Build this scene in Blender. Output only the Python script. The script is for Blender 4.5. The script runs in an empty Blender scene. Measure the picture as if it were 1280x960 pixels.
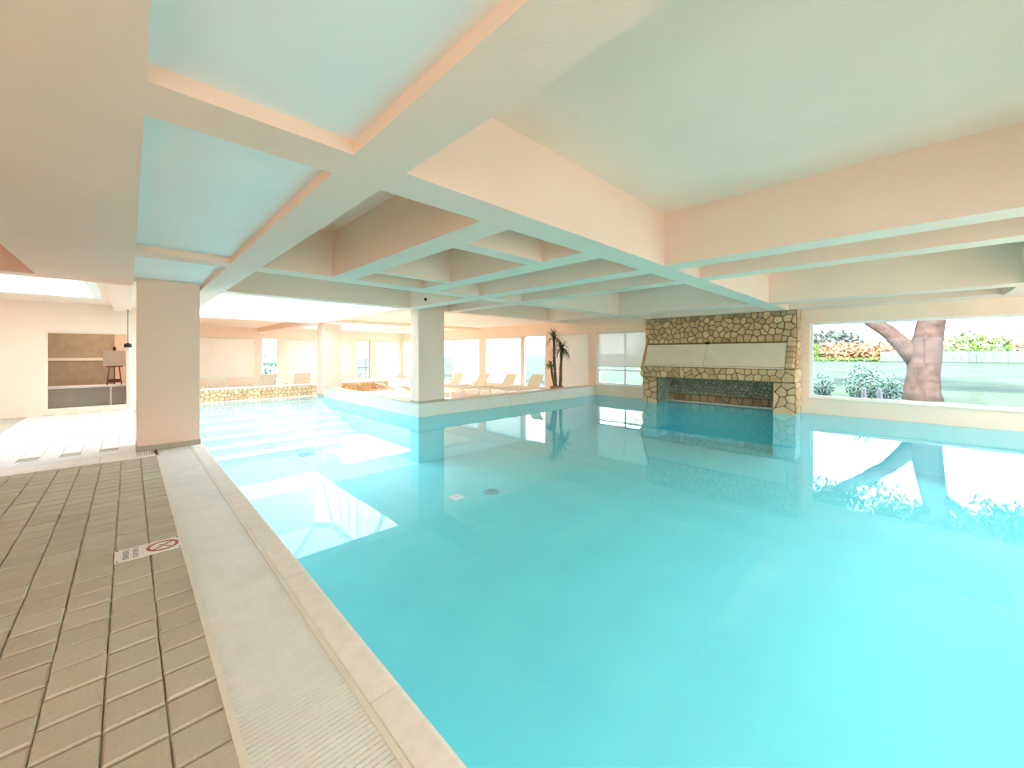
import bpy, bmesh, math, random
from mathutils import Vector, Matrix

S = bpy.context.scene
COL = S.collection
R = math.radians

# ------------------------------------------------------------------ camera, sky, sun, exposure
FPX = 489.04                                   # focal length in pixels of the 1280 wide frame
cam_d = bpy.data.cameras.new('camera')
cam_d.sensor_fit = 'HORIZONTAL'
cam_d.sensor_width = 36.0
cam_d.lens = FPX / 1280 * 36.0
cam_d.shift_y = (442.34 - 480) / 1280          # level camera, horizon above the middle of the frame
cam_d.clip_start = 0.05
cam_d.clip_end = 500
cam = bpy.data.objects.new('camera', cam_d)
cam.location = (0, 0, 1.6)
cam.rotation_euler = (R(90), 0, -R(44.40))
COL.objects.link(cam)
S.camera = cam

world = bpy.data.worlds.new('daylight')
S.world = world
world.use_nodes = True
wn = world.node_tree
wn.nodes.clear()
w_out = wn.nodes.new('ShaderNodeOutputWorld')
w_bg = wn.nodes.new('ShaderNodeBackground')
w_ramp = wn.nodes.new('ShaderNodeValToRGB')
w_sep = wn.nodes.new('ShaderNodeSeparateXYZ')
w_tc = wn.nodes.new('ShaderNodeTexCoord')
wn.links.new(w_tc.outputs['Generated'], w_sep.inputs[0])
wn.links.new(w_sep.outputs['Z'], w_ramp.inputs[0])
wn.links.new(w_ramp.outputs[0], w_bg.inputs[0])
wn.links.new(w_bg.outputs[0], w_out.inputs[0])
w_ramp.color_ramp.elements[0].position = 0.0
w_ramp.color_ramp.elements[0].color = (0.95, 0.97, 1.0, 1)
w_ramp.color_ramp.elements[1].position = 0.9
w_ramp.color_ramp.elements[1].color = (0.52, 0.77, 1.0, 1)
w_bg.inputs[1].default_value = 3.7

sun_d = bpy.data.lights.new('sun', 'SUN')
sun_d.energy = 10.0
sun_d.angle = R(2.0)
sun_d.color = (1.0, 0.93, 0.85)
sun = bpy.data.objects.new('sun', sun_d)
sun.rotation_euler = Vector((1.20, 0.02, -1.0)).to_track_quat('-Z', 'Y').to_euler()
sun.location = (-10, -10, 40)
COL.objects.link(sun)

S.view_settings.view_transform = 'Standard'
S.view_settings.look = 'None'
S.view_settings.gamma = 1.0
S.view_settings.use_curve_mapping = False
S.view_settings.exposure = 1.05
S.cycles.max_bounces = 14
S.cycles.diffuse_bounces = 8
S.cycles.glossy_bounces = 4
S.cycles.transparent_max_bounces = 16
S.cycles.caustics_reflective = False
S.cycles.caustics_refractive = False

# ------------------------------------------------------------------ materials
def new_mat(name):
    m = bpy.data.materials.new(name)
    m.use_nodes = True
    nt = m.node_tree
    return m, nt, nt.nodes['Principled BSDF']

def solid(name, col, rough=0.6, var=0.06, scale=6.0, bump=0.0, bscale=60.0, spec=0.3, metal=0.0):
    """plain coloured surface with a little mottling and fine relief"""
    m, nt, b = new_mat(name)
    tc = nt.nodes.new('ShaderNodeTexCoord')
    n = nt.nodes.new('ShaderNodeTexNoise')
    n.inputs['Scale'].default_value = scale
    n.inputs['Detail'].default_value = 4
    nt.links.new(tc.outputs['Object'], n.inputs['Vector'])
    r = nt.nodes.new('ShaderNodeValToRGB')
    r.color_ramp.elements[0].position = 0.3
    r.color_ramp.elements[1].position = 0.7
    r.color_ramp.elements[0].color = tuple(max(0, c * (1 - var)) for c in col) + (1,)
    r.color_ramp.elements[1].color = tuple(min(1, c * (1 + var)) for c in col) + (1,)
    nt.links.new(n.outputs['Fac'], r.inputs[0])
    nt.links.new(r.outputs[0], b.inputs['Base Color'])
    b.inputs['Roughness'].default_value = rough
    b.inputs['Specular IOR Level'].default_value = spec
    b.inputs['Metallic'].default_value = metal
    if bump:
        n2 = nt.nodes.new('ShaderNodeTexNoise')
        n2.inputs['Scale'].default_value = bscale
        n2.inputs['Detail'].default_value = 5
        nt.links.new(tc.outputs['Object'], n2.inputs['Vector'])
        bp = nt.nodes.new('ShaderNodeBump')
        bp.inputs['Strength'].default_value = bump
        bp.inputs['Distance'].default_value = 0.01
        nt.links.new(n2.outputs['Fac'], bp.inputs['Height'])
        nt.links.new(bp.outputs[0], b.inputs['Normal'])
    return m

def per_object(name, cols, rough=0.85, bump=0.5, bscale=30, spec=0.2):
    """pieces of one kind: each object takes its own tone from a ramp"""
    m, nt, b = new_mat(name)
    oi = nt.nodes.new('ShaderNodeObjectInfo')
    r = nt.nodes.new('ShaderNodeValToRGB')
    els = r.color_ramp.elements
    while len(els) < len(cols):
        els.new(0.5)
    for i, c in enumerate(cols):
        els[i].position = i / (len(cols) - 1)
        els[i].color = tuple(c) + (1,)
    nt.links.new(oi.outputs['Random'], r.inputs[0])
    tc = nt.nodes.new('ShaderNodeTexCoord')
    n = nt.nodes.new('ShaderNodeTexNoise')
    n.inputs['Scale'].default_value = bscale
    n.inputs['Detail'].default_value = 5
    nt.links.new(tc.outputs['Object'], n.inputs['Vector'])
    mx = nt.nodes.new('ShaderNodeMixRGB')
    mx.blend_type = 'MULTIPLY'
    mx.inputs[0].default_value = 0.35
    nt.links.new(r.outputs[0], mx.inputs[1])
    nt.links.new(n.outputs['Color'], mx.inputs[2])
    rr = nt.nodes.new('ShaderNodeValToRGB')
    rr.color_ramp.elements[0].color = (0.55, 0.55, 0.55, 1)
    rr.color_ramp.elements[1].color = (1, 1, 1, 1)
    rr.color_ramp.elements[1].position = 0.65
    nt.links.new(n.outputs['Fac'], rr.inputs[0])
    nt.links.new(rr.outputs[0], mx.inputs[2])
    nt.links.new(mx.outputs[0], b.inputs['Base Color'])
    bp = nt.nodes.new('ShaderNodeBump')
    bp.inputs['Strength'].default_value = bump
    bp.inputs['Distance'].default_value = 0.01
    nt.links.new(n.outputs['Fac'], bp.inputs['Height'])
    nt.links.new(bp.outputs[0], b.inputs['Normal'])
    b.inputs['Roughness'].default_value = rough
    b.inputs['Specular IOR Level'].default_value = spec
    return m

def leafy(name, c1, c2):
    m, nt, b = new_mat(name)
    g = nt.nodes.new('ShaderNodeNewGeometry')
    r = nt.nodes.new('ShaderNodeValToRGB')
    r.color_ramp.elements[0].color = tuple(c1) + (1,)
    r.color_ramp.elements[1].color = tuple(c2) + (1,)
    nt.links.new(g.outputs['Random Per Island'], r.inputs[0])
    nt.links.new(r.outputs[0], b.inputs['Base Color'])
    b.inputs['Roughness'].default_value = 0.6
    return m

def island_stone(name, cols):
    """small stones joined in one mesh: one tone for each stone"""
    m, nt, b = new_mat(name)
    g = nt.nodes.new('ShaderNodeNewGeometry')
    r = nt.nodes.new('ShaderNodeValToRGB')
    els = r.color_ramp.elements
    while len(els) < len(cols):
        els.new(0.5)
    for i, c in enumerate(cols):
        els[i].position = i / (len(cols) - 1)
        els[i].color = tuple(c) + (1,)
    nt.links.new(g.outputs['Random Per Island'], r.inputs[0])
    nt.links.new(r.outputs[0], b.inputs['Base Color'])
    b.inputs['Roughness'].default_value = 0.85
    return m

def schlick(nt, f0, normal=None):
    """reflectance that grows towards grazing angles, the same from both sides of a thin sheet"""
    lw = nt.nodes.new('ShaderNodeLayerWeight')
    lw.inputs['Blend'].default_value = 0.5
    pw = nt.nodes.new('ShaderNodeMath'); pw.operation = 'POWER'
    nt.links.new(lw.outputs['Facing'], pw.inputs[0]); pw.inputs[1].default_value = 5.0
    ma = nt.nodes.new('ShaderNodeMath'); ma.operation = 'MULTIPLY_ADD'
    nt.links.new(pw.outputs[0], ma.inputs[0]); ma.inputs[1].default_value = 1 - f0; ma.inputs[2].default_value = f0
    return ma

def glass_mat(name, tint=(0.96, 0.98, 0.98), ior=1.35):
    m, nt, b = new_mat(name)
    nt.nodes.remove(b)
    out = nt.nodes['Material Output']
    tr = nt.nodes.new('ShaderNodeBsdfTransparent')
    tr.inputs[0].default_value = tint + (1,)
    gl = nt.nodes.new('ShaderNodeBsdfGlossy')
    gl.inputs['Roughness'].default_value = 0.0
    fr = schlick(nt, 0.012)
    mx = nt.nodes.new('ShaderNodeMixShader')
    nt.links.new(fr.outputs[0], mx.inputs[0])
    nt.links.new(tr.outputs[0], mx.inputs[1])
    nt.links.new(gl.outputs[0], mx.inputs[2])
    nt.links.new(mx.outputs[0], out.inputs['Surface'])
    return m

def water_mat():
    m, nt, b = new_mat('pool_water')
    nt.nodes.remove(b)
    out = nt.nodes['Material Output']
    tr = nt.nodes.new('ShaderNodeBsdfTransparent')
    tr.inputs[0].default_value = (0.90, 0.99, 1.0, 1)
    gl = nt.nodes.new('ShaderNodeBsdfGlossy')
    gl.inputs['Roughness'].default_value = 0.02
    fr = schlick(nt, 0.03)
    tc = nt.nodes.new('ShaderNodeTexCoord')
    n = nt.nodes.new('ShaderNodeTexNoise')
    n.inputs['Scale'].default_value = 1.6
    n.inputs['Detail'].default_value = 1.5
    nt.links.new(tc.outputs['Object'], n.inputs['Vector'])
    bp = nt.nodes.new('ShaderNodeBump')
    bp.inputs['Strength'].default_value = 0.05
    bp.inputs['Distance'].default_value = 0.02
    nt.links.new(n.outputs['Fac'], bp.inputs['Height'])
    nt.links.new(bp.outputs[0], gl.inputs['Normal'])
    mx = nt.nodes.new('ShaderNodeMixShader')
    nt.links.new(fr.outputs[0], mx.inputs[0])
    nt.links.new(tr.outputs[0], mx.inputs[1])
    nt.links.new(gl.outputs[0], mx.inputs[2])
    nt.links.new(mx.outputs[0], out.inputs['Surface'])
    return m

def blind_mat(name, col, trans=0.5, see=0.0):
    m, nt, b = new_mat(name)
    nt.nodes.remove(b)
    out = nt.nodes['Material Output']
    tc = nt.nodes.new('ShaderNodeTexCoord')
    n = nt.nodes.new('ShaderNodeTexNoise')
    n.inputs['Scale'].default_value = 2.0
    nt.links.new(tc.outputs['Object'], n.inputs['Vector'])
    rp = nt.nodes.new('ShaderNodeValToRGB')
    rp.color_ramp.elements[0].color = tuple(c * 0.95 for c in col) + (1,)
    rp.color_ramp.elements[1].color = tuple(col) + (1,)
    nt.links.new(n.outputs['Fac'], rp.inputs[0])
    d = nt.nodes.new('ShaderNodeBsdfDiffuse')
    t = nt.nodes.new('ShaderNodeBsdfTranslucent')
    nt.links.new(rp.outputs[0], d.inputs[0])
    nt.links.new(rp.outputs[0], t.inputs[0])
    mx = nt.nodes.new('ShaderNodeMixShader')
    mx.inputs[0].default_value = trans
    nt.links.new(d.outputs[0], mx.inputs[1])
    nt.links.new(t.outputs[0], mx.inputs[2])
    last = mx
    if see:
        tr = nt.nodes.new('ShaderNodeBsdfTransparent')
        m2 = nt.nodes.new('ShaderNodeMixShader')
        m2.inputs[0].default_value = see
        nt.links.new(mx.outputs[0], m2.inputs[1])
        nt.links.new(tr.outputs[0], m2.inputs[2])
        last = m2
    nt.links.new(last.outputs[0], out.inputs['Surface'])
    return m

def brick_mat(name, c1, c2, cm, scale, w, h, bump=0.3):
    m, nt, b = new_mat(name)
    tc = nt.nodes.new('ShaderNodeTexCoord')
    bt = nt.nodes.new('ShaderNodeTexBrick')
    bt.inputs['Color1'].default_value = tuple(c1) + (1,)
    bt.inputs['Color2'].default_value = tuple(c2) + (1,)
    bt.inputs['Mortar'].default_value = tuple(cm) + (1,)
    bt.inputs['Scale'].default_value = scale
    bt.inputs['Brick Width'].default_value = w
    bt.inputs['Row Height'].default_value = h
    bt.inputs['Mortar Size'].default_value = 0.012
    nt.links.new(tc.outputs['Object'], bt.inputs['Vector'])
    nt.links.new(bt.outputs['Color'], b.inputs['Base Color'])
    b.inputs['Roughness'].default_value = 0.6
    return m

def sky_plaster(name, col):
    """painted board-marked concrete"""
    m, nt, b = new_mat(name)
    tc = nt.nodes.new('ShaderNodeTexCoord')
    n = nt.nodes.new('ShaderNodeTexNoise')
    n.inputs['Scale'].default_value = 1.3
    n.inputs['Detail'].default_value = 6
    nt.links.new(tc.outputs['Object'], n.inputs['Vector'])
    r = nt.nodes.new('ShaderNodeValToRGB')
    r.color_ramp.elements[0].position = 0.3
    r.color_ramp.elements[1].position = 0.7
    r.color_ramp.elements[0].color = tuple(c * 0.97 for c in col) + (1,)
    r.color_ramp.elements[1].color = tuple(min(1, c * 1.02) for c in col) + (1,)
    nt.links.new(n.outputs['Fac'], r.inputs[0])
    nt.links.new(r.outputs[0], b.inputs['Base Color'])
    b.inputs['Roughness'].default_value = 0.75
    b.inputs['Specular IOR Level'].default_value = 0.2
    n2 = nt.nodes.new('ShaderNodeTexNoise')
    n2.inputs['Scale'].default_value = 45
    n2.inputs['Detail'].default_value = 6
    nt.links.new(tc.outputs['Object'], n2.inputs['Vector'])
    wv = nt.nodes.new('ShaderNodeTexWave')
    wv.bands_direction = 'Z'
    wv.wave_profile = 'SAW'
    wv.inputs['Scale'].default_value = 1.6
    wv.inputs['Distortion'].default_value = 0.25
    nt.links.new(tc.outputs['Object'], wv.inputs['Vector'])
    ad = nt.nodes.new('ShaderNodeMath')
    ad.operation = 'MULTIPLY_ADD'
    nt.links.new(wv.outputs['Fac'], ad.inputs[0])
    ad.inputs[1].default_value = 0.25
    nt.links.new(n2.outputs['Fac'], ad.inputs[2])
    bp = nt.nodes.new('ShaderNodeBump')
    bp.inputs['Strength'].default_value = 0.28
    bp.inputs['Distance'].default_value = 0.01
    nt.links.new(ad.outputs[0], bp.inputs['Height'])
    nt.links.new(bp.outputs[0], b.inputs['Normal'])
    return m

M = {}
M['plaster'] = sky_plaster('cream_painted_concrete', (0.935, 0.69, 0.555))
M['wall'] = sky_plaster('peach_wall_paint', (0.94, 0.775, 0.645))
M['wall_window'] = sky_plaster('warm_window_wall_paint', (0.93, 0.72, 0.56))
M['white_paint'] = solid('white_shaft_paint', (0.93, 0.93, 0.91), 0.8, 0.02)
M['panel'] = solid('pale_blue_panel_paint', (0.86, 0.89, 0.86), 0.5, 0.03, 1.0)
M['pool'] = solid('turquoise_pool_lining', (0.27, 0.90, 1.0), 0.6, 0.03, 1.5)
M['pool_pale'] = solid('light_paled_step_lining', (0.86, 0.965, 0.965), 0.6, 0.03, 1.5)  # step lining whitened in colour for the skylight brightness over the far arm
M['pool_arm_lit'] = solid('reflection_paled_lining', (0.58, 0.93, 0.96), 0.6, 0.03, 1.5)  # far arm lining paled in colour for the skylight reflected on the water
M['pool_line'] = solid('grey_blue_step_nosing', (0.66, 0.85, 0.88), 0.6, 0.05, 8)
M['water'] = water_mat()
M['glass'] = glass_mat('window_glass')
M['paver'] = per_object('sand_grey_paver', [(0.55, 0.48, 0.37), (0.60, 0.53, 0.41), (0.57, 0.49, 0.38), (0.63, 0.56, 0.44)], 0.8, 0.25, 60)
M['joint'] = solid('dark_sand_joint', (0.52, 0.42, 0.30), 0.95, 0.2, 20)
M['joint_pale'] = solid('pale_cement_joint', (0.55, 0.49, 0.40), 0.95, 0.15, 20)
M['coping'] = per_object('pinkish_travertine', [(0.93, 0.82, 0.73), (0.96, 0.87, 0.78), (0.94, 0.84, 0.75)], 0.6, 0.25, 14)
M['grate'] = solid('off_white_plastic_grate', (0.84, 0.81, 0.74), 0.5, 0.05, 4)
M['grate_dark'] = solid('dark_channel', (0.40, 0.38, 0.33), 0.9, 0.1)
M['rail'] = solid('pale_grate_rail', (0.82, 0.74, 0.62), 0.5, 0.04)
M['tile_far'] = per_object('pale_cream_floor_tile', [(0.80, 0.74, 0.66), (0.86, 0.81, 0.74), (0.83, 0.77, 0.68)], 0.5, 0.1, 20)
M['deck_far'] = brick_mat('pinkish_brick_paving', (0.88, 0.78, 0.68), (0.82, 0.71, 0.60), (0.45, 0.36, 0.28), 1.0, 0.42, 0.2)
M['curb'] = solid('cream_curb', (0.80, 0.74, 0.63), 0.6, 0.04)
M['curb_top'] = solid('sand_curb_cap', (0.66, 0.55, 0.42), 0.7, 0.06)
M['skirting'] = solid('olive_grey_skirting', (0.50, 0.45, 0.34), 0.7, 0.05)
M['stone'] = per_object('honey_limestone', [(0.52, 0.30, 0.15), (0.70, 0.45, 0.25), (0.60, 0.38, 0.20), (0.80, 0.54, 0.31), (0.64, 0.36, 0.19)], 0.9, 0.7, 14)
M['stone_dark'] = per_object('dark_limestone', [(0.34, 0.23, 0.14), (0.46, 0.33, 0.21), (0.56, 0.40, 0.25)], 0.9, 0.7, 14)  # darker stones for the top of the breast
M['mortar'] = solid('brown_mortar', (0.27, 0.155, 0.08), 0.95, 0.2, 20, 0.4, 60)
M['stone_small'] = island_stone('grey_green_stones', [(0.26, 0.24, 0.17), (0.42, 0.38, 0.28), (0.33, 0.30, 0.21)])
M['stone_orange'] = island_stone('rusty_stones', [(0.40, 0.22, 0.12), (0.52, 0.32, 0.18), (0.34, 0.17, 0.09)])
M['stone_wall'] = island_stone('golden_wall_stones', [(0.66, 0.42, 0.20), (0.80, 0.58, 0.32), (0.72, 0.48, 0.24), (0.86, 0.68, 0.42)])
M['hood'] = solid('cream_hood_plaster', (0.84, 0.69, 0.53), 0.8, 0.04, 3, 0.1, 40)
M['hood_joint'] = solid('hood_joint_grey', (0.42, 0.37, 0.28), 0.9, 0.1)
M['dark'] = solid('black_metal', (0.03, 0.028, 0.025), 0.5, 0.1)
M['frame_white'] = solid('white_window_frame', (0.85, 0.85, 0.84), 0.4, 0.02)
M['frame_grey'] = solid('grey_window_frame', (0.35, 0.35, 0.37), 0.4, 0.04)
M['blind'] = blind_mat('cream_blind_fabric', (0.95, 0.91, 0.84), 0.6, 0.0)
M['blind_see'] = blind_mat('cream_screen_fabric', (0.82, 0.77, 0.68), 0.12, 0.035)
M['blind_dim'] = blind_mat('beige_blackout_fabric', (0.84, 0.76, 0.66), 0.08, 0.0)
M['opal'] = blind_mat('opal_glass', (0.95, 0.95, 0.95), 0.8, 0.0)
M['bar'] = solid('blind_bar', (0.72, 0.66, 0.58), 0.5, 0.03)
M['sling'] = solid('ecru_sling_fabric', (0.88, 0.78, 0.60), 0.8, 0.03, 10)
M['lounger_frame'] = solid('white_lounger_frame', (0.80, 0.76, 0.68), 0.4, 0.03)
M['trunk_palm'] = solid('brown_ringed_cane', (0.20, 0.12, 0.07), 0.9, 0.3, 12, 0.8, 25)
M['leaf_palm'] = leafy('dark_olive_leaves', (0.05, 0.08, 0.02), (0.13, 0.17, 0.05))
M['pot'] = solid('terracotta_pot', (0.55, 0.33, 0.22), 0.8, 0.08)
M['soil'] = solid('soil', (0.08, 0.05, 0.03), 0.95, 0.2, 30)
M['sign'] = solid('white_sign_plate', (0.86, 0.81, 0.72), 0.4, 0.02)
M['sign_red'] = solid('sign_red', (0.55, 0.10, 0.08), 0.5, 0.04)
M['sign_grey'] = solid('sign_grey_text', (0.20, 0.20, 0.18), 0.6, 0.04)
M['bark'] = solid('grey_brown_bark', (0.085, 0.055, 0.045), 0.95, 0.35, 5, 1.0, 9)
M['needle'] = leafy('pine_needles', (0.05, 0.09, 0.03), (0.12, 0.17, 0.06))
M['grass'] = solid('pale_lawn', (0.055, 0.08, 0.052), 0.95, 0.25, 0.6)
M['ground'] = solid('warm_pale_paving', (0.40, 0.36, 0.31), 0.9, 0.08, 0.7)
M['bounce_paving'] = solid('warm_bounce_deck', (0.86, 0.68, 0.50), 0.8, 0.06, 3)  # tone chosen to bounce warm light up into the coffers
M['path'] = solid('pale_garden_path', (0.16, 0.16, 0.17), 0.9, 0.1, 2)
M['bush_dark'] = leafy('dark_tree_leaves', (0.035, 0.05, 0.04), (0.08, 0.10, 0.08))
M['bush_green'] = leafy('fresh_green_leaves', (0.08, 0.15, 0.03), (0.18, 0.26, 0.06))
M['bush_orange'] = leafy('rusty_orange_leaves', (0.26, 0.11, 0.05), (0.42, 0.24, 0.12))
M['bush_yellow'] = leafy('yellow_green_leaves', (0.30, 0.28, 0.06), (0.40, 0.36, 0.12))
M['bush_teal'] = leafy('blue_green_leaves', (0.06, 0.14, 0.11), (0.16, 0.26, 0.21))
M['fence'] = solid('pale_fence', (0.10, 0.125, 0.115), 0.8, 0.05)
M['bollard'] = solid('white_bollard', (0.36, 0.36, 0.38), 0.6, 0.03)
M['red_wood'] = solid('dark_red_wood', (0.16, 0.035, 0.025), 0.5, 0.15, 8)
M['paper'] = solid('white_board', (0.62, 0.55, 0.50), 0.6, 0.02)
M['drain'] = solid('grey_drain_cover', (0.20, 0.62, 0.70), 0.5, 0.05)
M['pool_slot'] = solid('dark_teal_slot', (0.10, 0.36, 0.42), 0.6, 0.05)
M['white_square'] = solid('white_floor_square', (0.95, 0.95, 0.95), 0.4, 0.01)
M['counter'] = solid('grey_counter', (0.38, 0.34, 0.28), 0.5, 0.05)
M['roof'] = solid('roof_screed', (0.55, 0.53, 0.50), 0.9, 0.05)

# ------------------------------------------------------------------ mesh helpers
class MB:
    def __init__(self):
        self.v, self.f = [], []
    def box(self, x0, x1, y0, y1, z0, z1):
        i = len(self.v)
        self.v += [(x0, y0, z0), (x1, y0, z0), (x1, y1, z0), (x0, y1, z0), (x0, y0, z1), (x1, y0, z1), (x1, y1, z1), (x0, y1, z1)]
        self.f += [tuple(i + k for k in q) for q in ((0, 3, 2, 1), (4, 5, 6, 7), (0, 1, 5, 4), (1, 2, 6, 5), (2, 3, 7, 6), (3, 0, 4, 7))]
        return self
    def poly(self, pts):
        i = len(self.v)
        self.v += [tuple(p) for p in pts]
        self.f.append(tuple(range(i, i + len(pts))))
        return self
    def prism(self, pts, d):
        """closed prism: polygon pts moved along d"""
        i = len(self.v); n = len(pts)
        self.v += [tuple(p) for p in pts] + [tuple(Vector(p) + Vector(d)) for p in pts]
        self.f.append(tuple(i + k for k in range(n)))
        self.f.append(tuple(i + n + k for k in reversed(range(n))))
        for k in range(n):
            k2 = (k + 1) % n
            self.f.append((i + k, i + n + k, i + n + k2, i + k2))
        return self
    def tube(self, pts, rad, seg=8, cap=True):
        """tube along points; rad a number or a list"""
        pts = [Vector(p) for p in pts]
        n = len(pts)
        rads = rad if isinstance(rad, (list, tuple)) else [rad] * n
        base = len(self.v)
        for k, p in enumerate(pts):
            d = (pts[min(k + 1, n - 1)] - pts[max(k - 1, 0)]).normalized()
            a = Vector((0, 0, 1)) if abs(d.z) < 0.9 else Vector((1, 0, 0))
            u = d.cross(a).normalized(); w = d.cross(u).normalized()
            for s in range(seg):
                t = 2 * math.pi * s / seg
                self.v.append(tuple(p + (u * math.cos(t) + w * math.sin(t)) * rads[k]))
        for k in range(n - 1):
            for s in range(seg):
                s2 = (s + 1) % seg
                self.f.append((base + k * seg + s, base + k * seg + s2, base + (k + 1) * seg + s2, base + (k + 1) * seg + s))
        if cap:
            self.f.append(tuple(base + s for s in reversed(range(seg))))
            self.f.append(tuple(base + (n - 1) * seg + s for s in range(seg)))
        return self
    def beam(self, a, b, w, h):
        """rectangular bar from a to b"""
        a, b = Vector(a), Vector(b)
        d = (b - a).normalized()
        up = Vector((0, 0, 1)) if abs(d.z) < 0.95 else Vector((1, 0, 0))
        u = d.cross(up).normalized() * w / 2
        t = u.cross(d).normalized() * h / 2
        i = len(self.v)
        for p in (a, b):
            for q in (-u - t, u - t, u + t, -u + t):
                self.v.append(tuple(p + q))
        self.f += [tuple(i + k for k in q) for q in ((0, 3, 2, 1), (4, 5, 6, 7), (0, 1, 5, 4), (1, 2, 6, 5), (2, 3, 7, 6), (3, 0, 4, 7))]
        return self
    def mesh(self, name, mat, smooth=False):
        me = bpy.data.meshes.new(name)
        me.from_pydata(self.v, [], self.f)
        bm = bmesh.new(); bm.from_mesh(me)
        bmesh.ops.recalc_face_normals(bm, faces=bm.faces)
        bm.to_mesh(me); bm.free()
        if mat: me.materials.append(M[mat])
        if smooth:
            for p in me.polygons: p.use_smooth = True
        return me
    def obj(self, name, mat, parent=None, smooth=False, bevel=0.0):
        o = bpy.data.objects.new(name, self.mesh(name, mat, smooth))
        COL.objects.link(o)
        if parent: o.parent = parent
        if bevel:
            b = o.modifiers.new('edge', 'BEVEL'); b.width = bevel; b.segments = 2; b.limit_method = 'ANGLE'
        return o

def link_mesh(name, me, parent=None, loc=(0, 0, 0), scale=(1, 1, 1), rotz=0.0):
    o = bpy.data.objects.new(name, me)
    COL.objects.link(o)
    if parent: o.parent = parent
    o.location = loc; o.scale = scale; o.rotation_euler = (0, 0, rotz)
    return o

def empty(name, loc=(0, 0, 0), rotz=0.0):
    o = bpy.data.objects.new(name, None)
    o.empty_display_size = 0.1
    o.location = loc; o.rotation_euler = (0, 0, rotz)
    COL.objects.link(o)
    return o

def tag(o, label=None, cat=None, group=None, kind=None):
    if label: o['label'] = label
    if cat: o['category'] = cat
    if group: o['group'] = group
    if kind: o['kind'] = kind
    return o

def copy_tree(o, parent=None):
    c = o.copy(); COL.objects.link(c); c.parent = parent
    for ch in list(o.children):
        copy_tree(ch, c)
    return c

def cells(a0, a1, b0, b1, holes):
    """rectangles that fill [a0,a1]x[b0,b1] around rectangular holes"""
    As = sorted({a0, a1, *[h[0] for h in holes], *[h[1] for h in holes]})
    As = [a for a in As if a0 <= a <= a1]
    out = []
    for i in range(len(As) - 1):
        lo, hi = As[i], As[i + 1]
        hs = sorted([(h[2], h[3]) for h in holes if h[0] < hi - 1e-6 and h[1] > lo + 1e-6])
        c = b0
        for h0, h1 in hs:
            if h0 > c + 1e-6: out.append((lo, hi, c, h0))
            c = max(c, h1)
        if b1 > c + 1e-6: out.append((lo, hi, c, b1))
    return out

# ------------------------------------------------------------------ main dimensions (metres, water level = 0)
WX = 13.10            # window wall on the right
BY = 24.0             # far wall
NY = -4.6             # wall behind the camera
LX = -5.5             # wall on the left
SOF = 2.74            # underside of the beams
SLAB = 3.40           # top of the coffers
FLAT = 2.95           # flat ceiling beyond the pool
PX0 = 0.92            # pool edge beside the camera
PY0 = -2.2             # pool end behind the camera
PY1 = 8.66            # pool edge below the lounge
PX1 = 5.20            # inner corner of the pool
PY2 = 16.0            # far end of the pool
DECK = 0.03

# ------------------------------------------------------------------ pool
pool = empty('pool_basin')
tag(pool, 'turquoise lined L-shaped indoor swimming pool basin', 'pool', kind='structure')
DP = -1.15
b = MB()
b.poly([(PX0, PY0, DP), (13.6, PY0, DP), (13.6, PY1, DP), (PX0, PY1, DP)])
b.obj('pool_floor', 'pool', pool)
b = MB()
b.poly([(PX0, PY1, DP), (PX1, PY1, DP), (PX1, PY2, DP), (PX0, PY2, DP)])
b.obj('pool_floor', 'pool_arm_lit', pool)
b = MB()
b.box(PX0 - 0.2, PX0, PY0, PY2, DP - 0.1, -0.02)
b.box(PX1, PX1 + 0.2, PY1, PY2, DP - 0.1, -0.001)
b.box(PX1 + 0.2, 13.6, PY1, PY1 + 0.2, DP - 0.1, -0.001)
b.box(PX0, PX1, PY2, PY2 + 0.2, DP - 0.1, -0.001)
b.box(PX0 - 0.2, 13.6, PY0 - 0.2, PY0, DP - 0.1, -0.001)
b.box(WX - 0.03, WX + 0.1, PY0, 2.13, DP - 0.1, -0.002)
b.box(WX - 0.03, WX + 0.1, 6.36, PY1, DP - 0.1, -0.002)
b.box(12.45, WX + 0.3, 2.13, 2.62, DP - 0.1, -0.002)
b.box(12.45, WX + 0.3, 5.88, 6.36, DP - 0.1, -0.002)
b.box(13.30, 13.6, 2.62, 5.88, DP - 0.1, -0.002)
b.obj('pool_side', 'pool', pool)
nstep = 7
for k in range(nstep):
    y = 11.75 + k * 0.62
    z = DP + (k + 1) * (1.02 / nstep)
    MB().box(PX0 + 0.002, PX1 - 0.002, y, PY2 - 0.002, DP if k == 0 else z - 1.02 / nstep, z).obj('step', 'pool_pale', pool)
    MB().box(PX0 + 0.01, PX1 - 0.01, y - 0.006, y + 0.05, z - 0.03, z + 0.004).obj('step_nosing', 'pool_line', pool)

w = MB()
w.poly([(PX0, PY0, 0), (WX, PY0, 0), (WX, 2.62, 0), (13.30, 2.62, 0), (13.30, 5.88, 0), (WX, 5.88, 0), (WX, PY1, 0), (PX1, PY1, 0), (PX1, PY2, 0), (PX0, PY2, 0)])
tag(w.obj('pool_water', 'water'), 'calm clear turquoise water filling the swimming pool', 'water', kind='stuff')

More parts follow.
